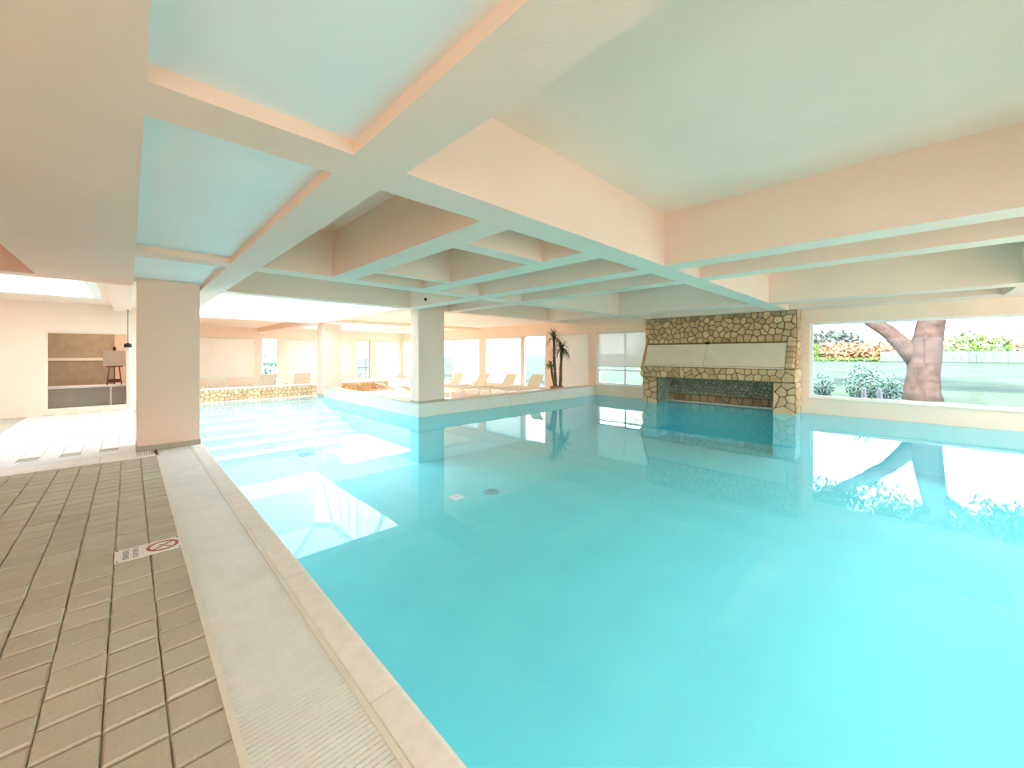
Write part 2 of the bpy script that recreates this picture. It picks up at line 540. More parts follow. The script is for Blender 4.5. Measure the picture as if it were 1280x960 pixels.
def disc(x, y, z, r, h, mat, name, label, cat):
    d = MB(); n = 20
    d.prism([(x + r * math.cos(2 * math.pi * k / n), y + r * math.sin(2 * math.pi * k / n), z) for k in range(n)], (0, 0, h))
    root = d.obj(name, mat)
    g = MB()
    for k in range(3):
        g.box(x - r * 0.6, x + r * 0.6, y - r * 0.5 + k * r * 0.4, y - r * 0.4 + k * r * 0.4, z + h, z + h + 0.004)
    g.obj('slot', 'pool_slot', root)
    tag(root, label, cat)
disc(5.15, 5.85, DP, 0.16, 0.02, 'drain', 'floor_drain', 'round dark drain cover on the deep pool floor', 'drain')
disc(3.46, 12.0 - 0.45, DP, 0.2, 0.02, 'drain', 'floor_drain', 'round dark drain cover before the far pool steps', 'drain')
o = MB().box(4.36, 4.60, 5.97, 6.21, DP, DP + 0.015).box(4.40, 4.56, 6.01, 6.17, DP + 0.015, DP + 0.03).obj('floor_square', 'white_square')  # small raised white square on the pool floor
tag(o, 'small white square on the pool floor', 'inlet cover')

# ------------------------------------------------------------------ floors
floor = empty('floor')
tag(floor, 'sand coloured paved pool deck and tiled surround', 'floor', kind='structure')
MB().box(LX, 0.30, NY, 8.14, -0.3, 0.012).obj('deck_bed', 'joint', floor)
MB().box(LX, PX0 - 0.01, 9.0, BY, -0.3, 0.012).obj('tile_bed', 'joint_pale', floor)
MB().box(0.30, PX0 - 0.2, PY0 - 0.02, 9.0, -0.3, -0.02).obj('channel_bed', 'grate_dark', floor)
MB().box(LX, 0.30, 8.14, 9.0, -0.3, 0.005).obj('band_bed', 'joint_pale', floor)
MB().box(0.302, WX, NY, PY0 - 0.02, -0.3, DECK).obj('bounce_paving', 'bounce_paving', floor)  # unseen deck shaped behind the camera to throw warm light upwards
# pavers beside the camera
rnd = random.Random(5)
def chamfer_slab(sx, sy, h, c):
    p = MB()
    a, d = sx / 2, sy / 2
    lo = [(-a, -d, 0), (a, -d, 0), (a, d, 0), (-a, d, 0)]
    mi = [(x, y, h - c) for x, y, _ in lo]
    hi = [((a - c) * (1 if x > 0 else -1), (d - c) * (1 if y > 0 else -1), h) for x, y, _ in lo]
    p.v = lo + mi + hi
    p.f = [(8, 9, 10, 11)] + [(k, (k + 1) % 4, 4 + (k + 1) % 4, 4 + k) for k in range(4)] + [(4 + k, 4 + (k + 1) % 4, 8 + (k + 1) % 4, 8 + k) for k in range(4)]
    return p
pav = [chamfer_slab(0.1945, 0.19, 0.024, 0.008).mesh('paver', 'paver')]
extra = MB()
count = 0
c2a, c1a = math.cos(R(45.6)), math.cos(R(44.4))
def in_view(x, y, z):
    fw = x * 0.69966 + y * 0.71448; rt = x * 0.71448 - y * 0.69966
    if fw < 0.2: return False
    px = 640 + FPX * rt / fw; py = 442.34 - FPX * (z - 1.6) / fw
    return -25 < px < 1300 and -20 < py < 990
for c in range(13):
    xc = 0.22 - 0.2 * c
    y = -2.0 + rnd.uniform(0, 0.15)
    while y < 8.0:
        L = rnd.choice([0.19, 0.2, 0.2, 0.21, 0.22])
        if y + L > 8.13: L = 8.13 - y
        if in_view(xc, y + L / 2, DECK) and count < 295:
            o = link_mesh('paver', pav[0], floor, (xc + rnd.uniform(-0.002, 0.002), y + L / 2, 0.008 + rnd.uniform(-0.003, 0.002)), (1, (L - 0.017) / 0.19, 1), rnd.uniform(-0.006, 0.006))
            count += 1
        else:
            extra.box(xc - 0.095, xc + 0.095, y, y + L - 0.01, 0.0, 0.029)
        y += L
o = extra.obj('paving', 'paver', floor); o['kind'] = 'stuff'
# pale band across the deck before the first column
for k in range(8):
    MB().box(0.295 - 0.6 * (k + 1) + 0.004, 0.295 - 0.6 * k, 8.145, 8.60, 0.0, 0.032).obj('band_slab', 'coping', floor)
    MB().box(0.080 - 0.6 * (k + 1) + 0.004, 0.080 - 0.6 * k, 8.605, 8.995, 0.0, 0.034).obj('band_slab', 'tile_far', floor)
# pale tiles left of the first column
tm = chamfer_slab(0.205, 0.595, 0.018, 0.003).mesh('floor_tile', 'tile_far')
for i in range(9):
    for j in range(12):
        x = -0.02 - 0.21 * i; y = 9.3 + 0.6 * j + (0.3 if i % 2 else 0.0)
        if y + 0.3 < 15.7 and in_view(x, y, 0):
            link_mesh('floor_tile', tm, floor, (x, y, 0.012))
# lounge floor beyond the curb and behind the low stone wall
MB().box(PX1 + 0.3, WX, PY1 + 0.30, BY, -0.3, DECK).obj('lounge_paving', 'deck_far', floor)
MB().box(PX0, PX1 + 0.3, PY2 + 0.55, BY, -0.3, DECK).obj('lounge_paving', 'deck_far', floor)

# overflow grate along the pool edge
grate = empty('overflow_grate')
tag(grate, 'long off-white slatted overflow grate between the pavers and pool edge', 'drain grate')
MB().box(0.302, 0.330, -2.0, 8.14, -0.02, 0.036).obj('grate_rail', 'rail', grate)
MB().box(0.742, 0.768, -2.0, 8.66, -0.02, 0.036).obj('grate_rail', 'rail', grate)
g = MB()
n = int((8.14 + 2.0) / 0.026)
for k in range(n):
    y = -2.0 + k * 0.026
    g.box(0.331, 0.741, y, y + 0.0215, 0.004, 0.030)
g.box(0.331, 0.741, 8.14, 8.655, 0.004, 0.028)
for k in range(4):
    xx = 0.39 + k * 0.1
    g.box(xx, xx + 0.012, -2.0, 8.14, 0.0, 0.0285)
o = g.obj('grate_slats', 'grate', grate); o['kind'] = 'stuff'
# small cross grate at the foot of the column
cg = empty('cross_grate'); tag(cg, 'short slatted cross drain at the foot of the near column', 'drain grate')
MB().box(0.07, 0.30, 8.25, 8.28, 0.033, 0.037).obj('grate_rail', 'rail', cg)
MB().box(0.07, 0.30, 8.56, 8.59, 0.033, 0.037).obj('grate_rail', 'rail', cg)
for k in range(8):
    MB().box(0.085 + k * 0.028, 0.097 + k * 0.028, 8.28, 8.56, 0.033, 0.036).obj('slat', 'skirting', cg)

# coping along the near side of the pool
coping = empty('pool_coping')
tag(coping, 'pinkish stone coping along the near pool edge', 'pool coping', kind='structure')
y = -2.0
k = 0
while y < PY2:
    L = (1.35, 1.1, 1.25)[k % 3]
    e = min(y + L - 0.004, PY2)
    cs = MB()
    prof = [(0.772, -0.10), (0.772, 0.032), (0.90, 0.032), (0.922, 0.022), (0.928, 0.005), (0.922, -0.03), (0.90, -0.10)]
    cs.prism([(px, y, pz) for px, pz in prof], (0, e - y, 0))
    cs.obj('coping_stone', 'coping', coping)
    y += L; k += 1

# curb around the lounge side of the pool
curb = empty('pool_curb')
tag(curb, 'low cream parapet curb on the lounge side of the pool', 'curb', kind='structure')
MB().box(PX1, WX, PY1, PY1 + 0.30, -0.001, 0.335).obj('curb_wall', 'curb', curb)
MB().box(PX1, PX1 + 0.30, PY1 + 0.30, 15.35, -0.001, 0.335).obj('curb_wall', 'curb', curb)
MB().box(PX1 - 0.02, WX, PY1 - 0.02, PY1 + 0.32, 0.335, 0.36).obj('curb_cap', 'curb_top', curb)
MB().box(PX1 - 0.02, PX1 + 0.32, PY1 + 0.32, 15.35, 0.335, 0.36).obj('curb_cap', 'curb_top', curb)
# pale ledge at the far end of the pool
MB().box(PX0, PX1 + 0.1, PY2 - 0.02, PY2 + 0.16, -0.1, 0.02).obj('end_ledge', 'coping', curb)

# ------------------------------------------------------------------ stones
def voronoi(poly, pts):
    """cells of pts clipped to the convex polygon poly (2D)"""
    out = []
    for i, p in enumerate(pts):
        c = list(poly)
        near = sorted((q for j, q in enumerate(pts) if j != i), key=lambda q: (q[0] - p[0]) ** 2 + (q[1] - p[1]) ** 2)[:24]
        for q in near:
            mx, my = (p[0] + q[0]) / 2, (p[1] + q[1]) / 2
            nx, ny = q[0] - p[0], q[1] - p[1]
            d = [(v[0] - mx) * nx + (v[1] - my) * ny for v in c]
            r = []
            for k in range(len(c)):
                k2 = (k + 1) % len(c)
                if d[k] <= 0: r.append(c[k])
                if (d[k] < 0) != (d[k2] < 0) and abs(d[k] - d[k2]) > 1e-12:
                    t = d[k] / (d[k] - d[k2])
                    r.append((c[k][0] + (c[k2][0] - c[k][0]) * t, c[k][1] + (c[k2][1] - c[k][1]) * t))
            c = r
            if len(c) < 3: break
        out.append(c)
    return out

def clean(c, eps):
    r = []
    for p in c:
        if not r or math.hypot(p[0] - r[-1][0], p[1] - r[-1][1]) > eps: r.append(p)
    if len(r) > 1 and math.hypot(r[0][0] - r[-1][0], r[0][1] - r[-1][1]) <= eps: r.pop()
    return r

def shrink(c, d):
    """move every edge of a convex polygon inwards by d"""
    n = len(c)
    ar = sum(c[k][0] * c[(k + 1) % n][1] - c[(k + 1) % n][0] * c[k][1] for k in range(n))
    if ar < 0: c = c[::-1]
    res = list(c)
    for k in range(n):
        a, b2 = c[k], c[(k + 1) % n]
        ex, ey = b2[0] - a[0], b2[1] - a[1]
        l = math.hypot(ex, ey)
        if l < 1e-9: continue
        nx, ny = -ey / l, ex / l
        off = a[0] * nx + a[1] * ny + d
        dd = [v[0] * nx + v[1] * ny - off for v in res]
        r = []
        for m in range(len(res)):
            m2 = (m + 1) % len(res)
            if dd[m] >= 0: r.append(res[m])
            if (dd[m] < 0) != (dd[m2] < 0):
                t = dd[m] / (dd[m] - dd[m2])
                r.append((res[m][0] + (res[m2][0] - res[m][0]) * t, res[m][1] + (res[m2][1] - res[m][1]) * t))
        res = r
        if len(res) < 3: return None
    return res

def scatter(poly, sp, rn, relax=2, squash=1.0):
    xs = [p[0] for p in poly]; ys = [p[1] for p in poly]
    x0, x1, y0, y1 = min(xs), max(xs), min(ys), max(ys)
    nx = max(1, round((x1 - x0) / sp)); ny = max(1, round((y1 - y0) / (sp * squash)))
    pts = []
    for i in range(nx):
        for j in range(ny):
            pts.append((x0 + (i + 0.5 + (0.25 if j % 2 else -0.25) + rn.uniform(-0.44, 0.44)) * (x1 - x0) / nx, y0 + (j + 0.5 + rn.uniform(-0.40, 0.40)) * (y1 - y0) / ny))
    eps = 1e-4
    def inside(p):
        n = len(poly)
        s = [(poly[(k + 1) % n][0] - poly[k][0]) * (p[1] - poly[k][1]) - (poly[(k + 1) % n][1] - poly[k][1]) * (p[0] - poly[k][0]) for k in range(n)]
        return all(v > eps for v in s) or all(v < -eps for v in s)
    return [p for p in pts if inside(p)]

def stone_mesh(b, c, O, U, V, N, joint, depth, rn):
    """one rough stone on the plane O + u U + v V, proud along N"""
    c = clean(c, 0.012)
    if len(c) < 3: return False
    base = shrink(c, joint)
    if not base: return False
    base = clean(base, 0.006)
    if len(base) < 3: return False
    top = shrink(base, min(0.016, joint * 1.3 + 0.004))
    if not top or len(clean(top, 0.004)) < 3: return False
    # cut the corners a little so that stones look broken, not sawn
    def soften(q):
        r = []
        n = len(q)
        for k in range(n):
            p, a, e = q[k], q[k - 1], q[(k + 1) % n]
            r.append((p[0] + (a[0] - p[0]) * 0.14, p[1] + (a[1] - p[1]) * 0.14))
            r.append((p[0] + (e[0] - p[0]) * 0.14, p[1] + (e[1] - p[1]) * 0.14))
        return r
    base = soften(base)
    cx = sum(p[0] for p in base) / len(base); cy = sum(p[1] for p in base) / len(base)
    w = sum(math.hypot(p[0] - cx, p[1] - cy) for p in base) / len(base)
    s = max(0.55, 1 - 0.022 / max(w, 0.03))
    dd = depth * rn.uniform(0.75, 1.25)
    tx, ty = rn.uniform(-0.12, 0.12), rn.uniform(-0.12, 0.12)
    def P(u, v, h): return tuple(O + U * u + V * v + N * h)
    i = len(b.v); n = len(base)
    b.v += [P(u, v, -0.01) for u, v in base]
    b.v += [P(u, v, dd * 0.55) for u, v in base]
    b.v += [P(cx + (u - cx) * s, cy + (v - cy) * s, dd + (u - cx) * tx + (v - cy) * ty) for u, v in base]
    for r in range(2):
        for k in range(n):
            k2 = (k + 1) % n
            b.f.append((i + r * n + k, i + r * n + k2, i + (r + 1) * n + k2, i + (r + 1) * n + k))
    b.f.append(tuple(i + 2 * n + k for k in range(n)))
    return True

def stones(poly, sp, O, U, V, N, parent, mat, seed, joint=0.009, depth=0.03, joined=None, squash=0.85, dark=None):
    rn = random.Random(seed)
    O, U, V, N = Vector(O), Vector(U), Vector(V), Vector(N)
    pts = scatter(poly, sp, rn, squash=squash)
    made = 0
    for c in voronoi(poly, pts):
        if len(c) < 3: continue
        if joined is not None:
            stone_mesh(joined, c, O, U, V, N, joint, depth, rn)
        else:
            b = MB()
            if stone_mesh(b, c, O, U, V, N, joint, depth, rn):
                cy = sum(p[1] for p in c) / len(c)
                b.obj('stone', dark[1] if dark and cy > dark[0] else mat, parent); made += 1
    return made

# ------------------------------------------------------------------ columns
def column(name, x0, x1, y0, y1, z0, z1, label, sk):
    c = empty(name, (x0, y0, z0))
    tag(c, label, 'column', kind='structure')
    MB().box(0, x1 - x0, 0, y1 - y0, 0, z1 - z0).obj('shaft', 'plaster', c, bevel=0.012)
    MB().box(-0.008, x1 - x0 + 0.008, -0.008, y1 - y0 + 0.008, 0, sk).obj('skirting', 'skirting', c)
    return c
column('column', 0.09, 0.886, 8.672, 9.45, DECK, 2.82, 'large square cream column standing on the near pool deck', 0.085)
column('column', PX1 + 0.005, 5.98, PY1 + 0.005, 9.07, 0.36, SOF, 'square cream column at the inner corner of the pool', 0.05)
column('column', 5.21, 5.86, 15.36, 16.1, -0.05, SOF, 'square pale column at the end of the pool curb', 0.12)

# ------------------------------------------------------------------ ceiling
ceil = empty('ceiling')
tag(ceil, 'deep coffered cream concrete ceiling over the pool', 'ceiling', kind='structure')
holes2 = [(1.10, 5.05, 9.10, 15.55), (6.30, 9.75, 16.25, 22.15), (-3.05, -0.45, 9.85, 13.95)]
added_lights = [(1.45, 4.75, -4.40, -1.80), (6.65, 10.05, -4.40, -1.80)]  # openings for the added roof lights
b = MB()
for a0, a1, b0, b1 in cells(LX, WX + 0.3, NY - 0.2, 9.10, added_lights):
    b.box(a0, a1, b0, b1, SLAB, SLAB + 0.2)
b.obj('coffer_slab', 'plaster', ceil)
b = MB()
for a0, a1, b0, b1 in cells(LX, WX + 0.3, 9.10, BY + 0.3, holes2):
    b.box(a0, a1, b0, b1, FLAT, FLAT + 0.25)
b.obj('flat_slab', 'wall', ceil)
def beam(x0, x1, y0, y1, z0=SOF, z1=SLAB):
    MB().box(x0, x1, y0, y1, z0, z1).obj('beam', 'plaster', ceil)
NEARB = (-1.60, -1.25)
MX = [(-1.60, -1.25), (2.235, 2.585), (5.98, 6.35), (8.72, 9.10)]
# beams that run along the pool
beam(-0.95, 0.052, NY, 9.10)
beam(0.92, 1.25, NY, 9.10)
beam(2.16, 2.49, 2.585, 5.98)
beam(3.66, 4.01, 2.585, 5.98)
beam(4.95, 5.30, NY, 9.10)
beam(6.13, 6.45, NY, 9.10)
beam(10.25, 10.75, NY, 9.10)
MB().box(12.25, WX, NY, 9.10, 2.775, SLAB).obj('wall_beam', 'plaster', ceil)
# cross beams
for x0, x1 in ((1.25, 4.95), (5.30, 6.13), (6.45, 10.25), (10.75, 12.25)):
    for y0, y1 in MX:
        beam(x0, x1, y0, y1)
beam(2.49, 3.66, 3.21, 3.45)
beam(2.49, 3.66, 5.15, 5.29)
# flat bays with pale panels beside the pool
for x0, x1 in ((0.052, 0.92),):
    for y0, y1 in ((-1.60, -1.25), (2.235, 2.56), (6.02, 6.33)):
        beam(x0, x1, y0, y1, SOF, 2.9)
    for y0, y1 in ((NY, -1.6), (-1.25, 2.235), (2.56, 6.02), (6.33, 9.10)):
        MB().box(x0, x1, y0, y1, 2.82, 2.90).obj('ceiling_panel', 'panel', ceil)
for y0, y1 in MX:
    beam(LX, -0.95, y0, y1)
beam(-3.3, -2.95, NY, 9.10)
# beams beyond the coffers
beam(0.92, 1.25, 9.10, BY, SOF, FLAT)
beam(4.90, 5.30, 9.10, BY, SOF, FLAT)
beam(1.25, 4.90, 15.40, 15.75, SOF, FLAT)
beam(-0.30, 0.052, 9.10, BY, 2.80, FLAT)
beam(5.30, WX, 15.70, 16.0, 2.84, FLAT)
# conduit plug on the beam by the inner column
o = MB().tube([(4.935, 7.9, 2.87), (4.905, 7.9, 2.87), (4.895, 7.9, 2.87)], [0.035, 0.035, 0.02], 12).obj('cable_plug', 'dark')
tag(o, 'small dark cable plug on the beam before the inner column', 'plug')

# unseen opal roof lights, added behind the viewer to brighten pool and coffers
for n_, (a0, a1, b0, b1) in enumerate(added_lights):
    lw_ = empty('window_%d' % (31 + n_)); tag(lw_, 'unseen opal roof light added behind the viewer to brighten the pool hall', 'skylight', kind='structure')
    for k in range(3):
        ya = b0 + (b1 - b0) * k / 3; yb = b0 + (b1 - b0) * (k + 1) / 3
        MB().poly([(a0, ya + 0.02, SLAB + 0.1), (a1, ya + 0.02, SLAB + 0.1), (a1, yb - 0.02, SLAB + 0.1), (a0, yb - 0.02, SLAB + 0.1)]).obj('opal_pane', 'opal', lw_)
        MB().box(a0, a1, ya - 0.02, ya + 0.02, SLAB + 0.06, SLAB + 0.14).obj('glazing_bar', 'frame_white', lw_)
# skylights
def skylight(n, x0, x1, y0, y1, label, top=4.73):
    s = empty('window_%d' % n)
    tag(s, label, 'skylight', kind='structure')
    t = 0.15
    sh = MB()
    sh.box(x0 - t, x0, y0, y1 + t, FLAT, top)
    sh.box(x1, x1 + t, y0, y1 + t, FLAT, top)
    sh.box(x0 - t, x1 + t, y0 - (0.0 if n == 1 else t), y0 + (0.004 if n == 1 else 0.0), FLAT, top)
    if n == 1: sh.box(x0 - t, x1 + t, y0 - 0.15, y0, SLAB + 0.2, top)
    sh.box(x0, x1, y1, y1 + t, FLAT, top)
    sh.obj('shaft', 'white_paint', s)
    rise = 0.95
    cx = (x0 + x1) / 2; hw = (x1 - x0) / 2
    r0, r1 = Vector((cx, y0 + hw, top + rise)), Vector((cx, y1 - hw, top + rise))
    A, B, C, D = (Vector(p) for p in ((x0, y0, top), (x1, y0, top), (x1, y1, top), (x0, y1, top)))
    for q in ((A, B, r0), (B, C, r1, r0), (C, D, r1), (D, A, r0, r1)):
        MB().poly(q).obj('glass_pane', 'glass', s)
    bars = [(A, r0), (B, r0), (C, r1), (D, r1), (r0, r1)]
    m = 4
    for k in range(1, m):
        t1 = k / m
        yy = y0 + hw + (y1 - y0 - 2 * hw) * t1
        for xs in (x0, x1):
            bars.append((Vector((xs, yy, top)), Vector((cx, yy, top + rise))))
    for p, q in bars:
        MB().beam(p, q, 0.09, 0.12).obj('glazing_bar', 'frame_white', s)
skylight(1, 1.25, 4.90, 9.106, 15.40, 'white hipped glass skylight shaft over the far pool arm')
skylight(2, 6.45, 9.6, 16.4, 22.0, 'white hipped glass skylight shaft over the lounge')
skylight(3, -2.9, -0.6, 10.0, 13.8, 'white hipped glass skylight shaft left of the near column')

# ------------------------------------------------------------------ walls, windows and blinds
def frame_window(n, axis, pos, a0, a1, z0, z1, label, mull=(), rails=(), mat='frame_white', fw=0.05, kind='window'):
    """glazed window in a wall at X=pos (axis 'x') or Y=pos (axis 'y'), spanning a0..a1"""
    o = empty('window_%d' % n)
    tag(o, label, 'window', kind='structure')
    def bx(m, p0, p1, q0, q1, t0, t1):
        if axis == 'x': m.box(t0, t1, p0, p1, q0, q1)
        else: m.box(p0, p1, t0, t1, q0, q1)
    m = MB()
    bx(m, a0, a1, z0, z0 + fw, pos + 0.07, pos + 0.13); bx(m, a0, a1, z1 - fw, z1, pos + 0.07, pos + 0.13)
    bx(m, a0, a0 + fw, z0 + fw, z1 - fw, pos + 0.07, pos + 0.13); bx(m, a1 - fw, a1, z0 + fw, z1 - fw, pos + 0.07, pos + 0.13)
    m.obj('window_frame', mat, o)
    for a in mull:
        m = MB(); bx(m, a - 0.03, a + 0.03, z0 + fw, z1 - fw, pos + 0.075, pos + 0.125); m.obj('mullion', mat, o)
    for r in rails:
        m = MB(); bx(m, a0 + fw, a1 - fw, r - 0.025, r + 0.025, pos + 0.08, pos + 0.12); m.obj('rail', mat, o)
    edges = [a0] + sorted(mull) + [a1]
    for k in range(len(edges) - 1):
        m = MB(); bx(m, edges[k] + 0.02, edges[k + 1] - 0.02, z0 + 0.02, z1 - 0.02, pos + 0.096, pos + 0.104); m.obj('glass_pane', 'glass', o)
    return o

def blind(axis, pos, a0, a1, z0, z1, label, mat='blind'):
    o = empty('roller_blind')
    tag(o, label, 'blind', 'pale roller blinds in the windows')
    def bx(p0, p1, q0, q1, t0, t1):
        m = MB()
        if axis == 'x': m.box(t0, t1, p0, p1, q0, q1)
        else: m.box(p0, p1, t0, t1, q0, q1)
        return m
    # cloth is a single thin sheet
    m = MB()
    if axis == 'x': m.poly([(pos, a0, z0), (pos, a1, z0), (pos, a1, z1), (pos, a0, z1)])
    else: m.poly([(a0, pos, z0), (a1, pos, z0), (a1, pos, z1), (a0, pos, z1)])
    m.obj('blind_cloth', mat, o)
    bx(a0, a1, z0 - 0.02, z0 + 0.012, pos - 0.012, pos + 0.012).obj('bottom_bar', 'bar', o)
    bx(a0, a1, z1 - 0.02, z1 + 0.03, pos - 0.03, pos + 0.03).obj('roller', 'bar', o)

WT = 2.43
right_holes = [(-2.2, 1.92, 0.43, WT), (6.50, 8.63, 0.43, WT), (9.00, 10.90, 0.10, WT), (11.30, 12.68, 0.10, WT), (12.80, 15.38, 0.10, WT),
               (15.83, 18.10, 0.10, WT), (18.20, 19.6, 0.10, WT), (20.0, 23.8, 0.10, WT), (2.62, 5.90, -1.3, 0.86), (-4.4, -2.7, 0.43, WT)]
b = MB()
for a0, a1, z0, z1 in cells(NY, BY + 0.3, 0.0, SLAB, right_holes):
    b.box(WX, WX + 0.25, a0, a1, z0, z1)
o = b.obj('wall_right', 'wall_window')
tag(o, 'long peach window wall on the right of the pool', 'wall', kind='structure')
back_holes = [(1.2, 4.65, 0.35, WT), (5.02, 5.80, 0.10, WT), (6.25, 9.65, 0.35, WT), (10.1, 10.92, 0.10, WT), (11.3, 12.9, 0.10, WT)]
b = MB()
for a0, a1, z0, z1 in cells(0.3, WX, -0.3, FLAT + 0.2, back_holes):
    b.box(a0, a1, BY, BY + 0.25, z0, z1)
o = b.obj('wall_back', 'wall')
tag(o, 'far peach wall with blinds behind the stone parapet', 'wall', kind='structure')
# unseen walls behind the camera and on the left; glazing added to bring daylight
b = MB()
near_holes = [(1.6, 4.6, 0.1, 2.3), (4.9, 8.6, 0.1, 2.3), (8.9, 12.7, 0.1, 2.3)]
for a0, a1, z0, z1 in cells(LX, WX, -0.3, SLAB, near_holes):
    b.box(a0, a1, NY - 0.25, NY, z0, z1)
o = b.obj('wall_near', 'wall'); tag(o, 'cream wall behind the viewer with glazing added for daylight', 'wall', kind='structure')
b = MB()
left_holes = [(-4.3, -2.6, 0.1, 2.6), (-2.2, 1.2, 0.1, 2.6)]
for a0, a1, z0, z1 in cells(NY, BY, -0.3, SLAB, left_holes):
    b.box(LX - 0.25, LX, a0, a1, z0, z1)
o = b.obj('wall_left', 'wall'); tag(o, 'cream wall along the left deck with glazing added for daylight', 'wall', kind='structure')

frame_window(4, 'x', WX, -2.2, 1.92, 0.43, WT, 'large clear garden window right of the stone fireplace', (), (), 'frame_white', 0.06)
frame_window(5, 'x', WX, 6.50, 8.63, 0.43, WT, 'half shaded window left of the stone fireplace', (7.45,), (0.98,))
frame_window(6, 'x', WX, 9.00, 10.90, 0.10, WT, 'shaded glass door behind the tall palm')
frame_window(7, 'x', WX, 11.30, 12.68, 0.10, WT, 'bright unshaded glass door left of the palm')
frame_window(8, 'x', WX, 12.80, 15.38, 0.10, WT, 'shaded glass door behind the middle loungers')
frame_window(9, 'x', WX, 15.83, 18.10, 0.10, WT, 'shaded glass door right of the inner column')
frame_window(10, 'x', WX, 18.20, 19.6, 0.10, WT, 'narrow clear glass door beside the inner column', (), (0.9, 0.45), 'frame_grey')
frame_window(11, 'x', WX, 20.0, 23.8, 0.10, WT, 'shaded glass door in the far corner of the lounge', (21.9,))
frame_window(12, 'y', BY, 1.2, 4.65, 0.35, WT, 'shaded window above the left half of the stone parapet', (2.9,))
frame_window(13, 'y', BY, 5.02, 5.80, 0.10, WT, 'narrow clear door with shrubs outside in the far wall', (), (1.75,), 'frame_white')
frame_window(14, 'y', BY, 6.25, 9.65, 0.35, WT, 'shaded window behind the column at the curb end', (8.0,))
frame_window(15, 'y', BY, 10.1, 10.92, 0.10, WT, 'narrow grey framed door in the far corner', (10.66,), (1.85, 0.75), 'frame_grey')
frame_window(16, 'y', BY, 11.3, 12.9, 0.10, WT, 'last shaded door in the far corner')
frame_window(17, 'x', WX, -4.4, -2.7, 0.43, WT, 'clear garden window farther along the right wall', (), (), 'frame_white', 0.06)
for i, (a0, a1, z0, z1) in enumerate(near_holes):
    frame_window(18 + i, 'y', NY - 0.25, a0, a1, z0, z1, 'unseen glazed door added behind the viewer for daylight', ((a0 + a1) / 2,))
for i, (a0, a1, z0, z1) in enumerate(left_holes):
    frame_window(22 + i, 'x', LX - 0.25, a0, a1, z0, z1, 'unseen glazed door added along the left deck for daylight', ((a0 + a1) / 2,))

blind('x', WX - 0.0 + 0.03, 6.52, 8.61, 1.13, WT - 0.03, 'see-through cream blind half lowered left of the stone fireplace', 'blind_see')
blind('x', WX + 0.03, 9.02, 10.88, 0.14, WT - 0.03, 'beige blind fully lowered behind the tall palm', 'blind_dim')
blind('x', WX + 0.03, 12.82, 15.36, 0.14, WT - 0.03, 'glowing cream blind behind the middle loungers')
blind('x', WX + 0.03, 15.85, 18.08, 0.14, WT - 0.03, 'glowing white blind just right of the inner column')
blind('x', WX + 0.03, 20.02, 23.78, 0.14, WT - 0.03, 'wide blind in the far corner seen left of the inner column')
blind('y', BY + 0.03, 1.22, 4.63, 0.38, WT - 0.03, 'wide beige blind above the left half of the stone parapet', 'blind_dim')
blind('y', BY + 0.03, 6.27, 9.63, 0.38, WT - 0.03, 'pale blind behind the column at the curb end', 'blind_dim')
blind('y', BY + 0.03, 11.32, 12.88, 0.14, WT - 0.03, 'narrow blind beside the grey framed far door')

# window sill boards
tr = MB().box(WX - 0.05, WX + 0.02, -2.2, 1.95, 0.40, 0.432).obj('trim_1', 'curb'); tag(tr, 'cream sill below the large garden window', 'sill', kind='structure')
tr = MB().box(WX - 0.05, WX + 0.02, 6.45, 8.63, 0.40, 0.432).obj('trim_2', 'curb'); tag(tr, 'cream sill below the half shaded window', 'sill', kind='structure')

# low stone parapet at the far end of the pool
sw = empty('stone_parapet')
tag(sw, 'low golden rubble stone parapet at the far end of the pool', 'stone wall')
MB().box(PX0, 5.21, PY2 + 0.17, PY2 + 0.5, -0.1, 0.40).obj('wall_core', 'mortar', sw)
MB().box(5.86, 8.2, PY2 + 0.17, PY2 + 0.5, -0.1, 0.40).obj('wall_core', 'mortar', sw)
MB().box(PX0, 5.21, PY2 + 0.12, PY2 + 0.55, 0.40, 0.44).obj('wall_cap', 'coping', sw)
MB().box(5.86, 8.25, PY2 + 0.12, PY2 + 0.55, 0.40, 0.44).obj('wall_cap', 'coping', sw)
j = MB()
stones([(0, 0), (4.29, 0), (4.29, 0.38), (0, 0.38)], 0.14, (PX0, PY2 + 0.17, 0.02), (1, 0, 0), (0, 0, 1), (0, -1, 0), sw, 'stone_wall', 3, 0.006, 0.025, j)
stones([(0, 0), (2.34, 0), (2.34, 0.38), (0, 0.38)], 0.14, (5.86, PY2 + 0.17, 0.02), (1, 0, 0), (0, 0, 1), (0, -1, 0), sw, 'stone_wall', 4, 0.006, 0.025, j)
o = j.obj('rubble_stones', 'stone_wall', sw); o['kind'] = 'stuff'

# ------------------------------------------------------------------ fireplace
fp = empty('fireplace', (0, 0, 0))
tag(fp, 'wide honey stone fireplace with sloping cream hood standing at the pool edge', 'fireplace')
Y0, Y1 = 2.13, 6.36                 # right and left ends
FX, HX, UX = 12.45, 12.30, 12.66    # pillars, lintel, upper breast
c = MB()
c.box(UX, WX + 0.7, Y0, Y1, 1.93, 2.775)
c.prism([(HX + 0.05, Y0, 1.20), (UX, Y0, 1.93), (WX + 0.7, Y0, 1.93), (WX + 0.7, Y0, 1.20)], (0, Y1 - Y0, 0))
c.box(HX, WX + 0.7, Y0, Y1, 0.84, 1.20)
c.box(FX, WX + 0.7, Y0, 2.62, 0.002, 0.84)
c.box(FX, WX + 0.7, 5.88, Y1, 0.002, 0.84)
c.box(13.42, WX + 0.7, 2.62, 5.88, 0.002, 0.84)
c.obj('core', 'mortar', fp)
total = 0
E_ = dict(parent=fp, mat='stone')
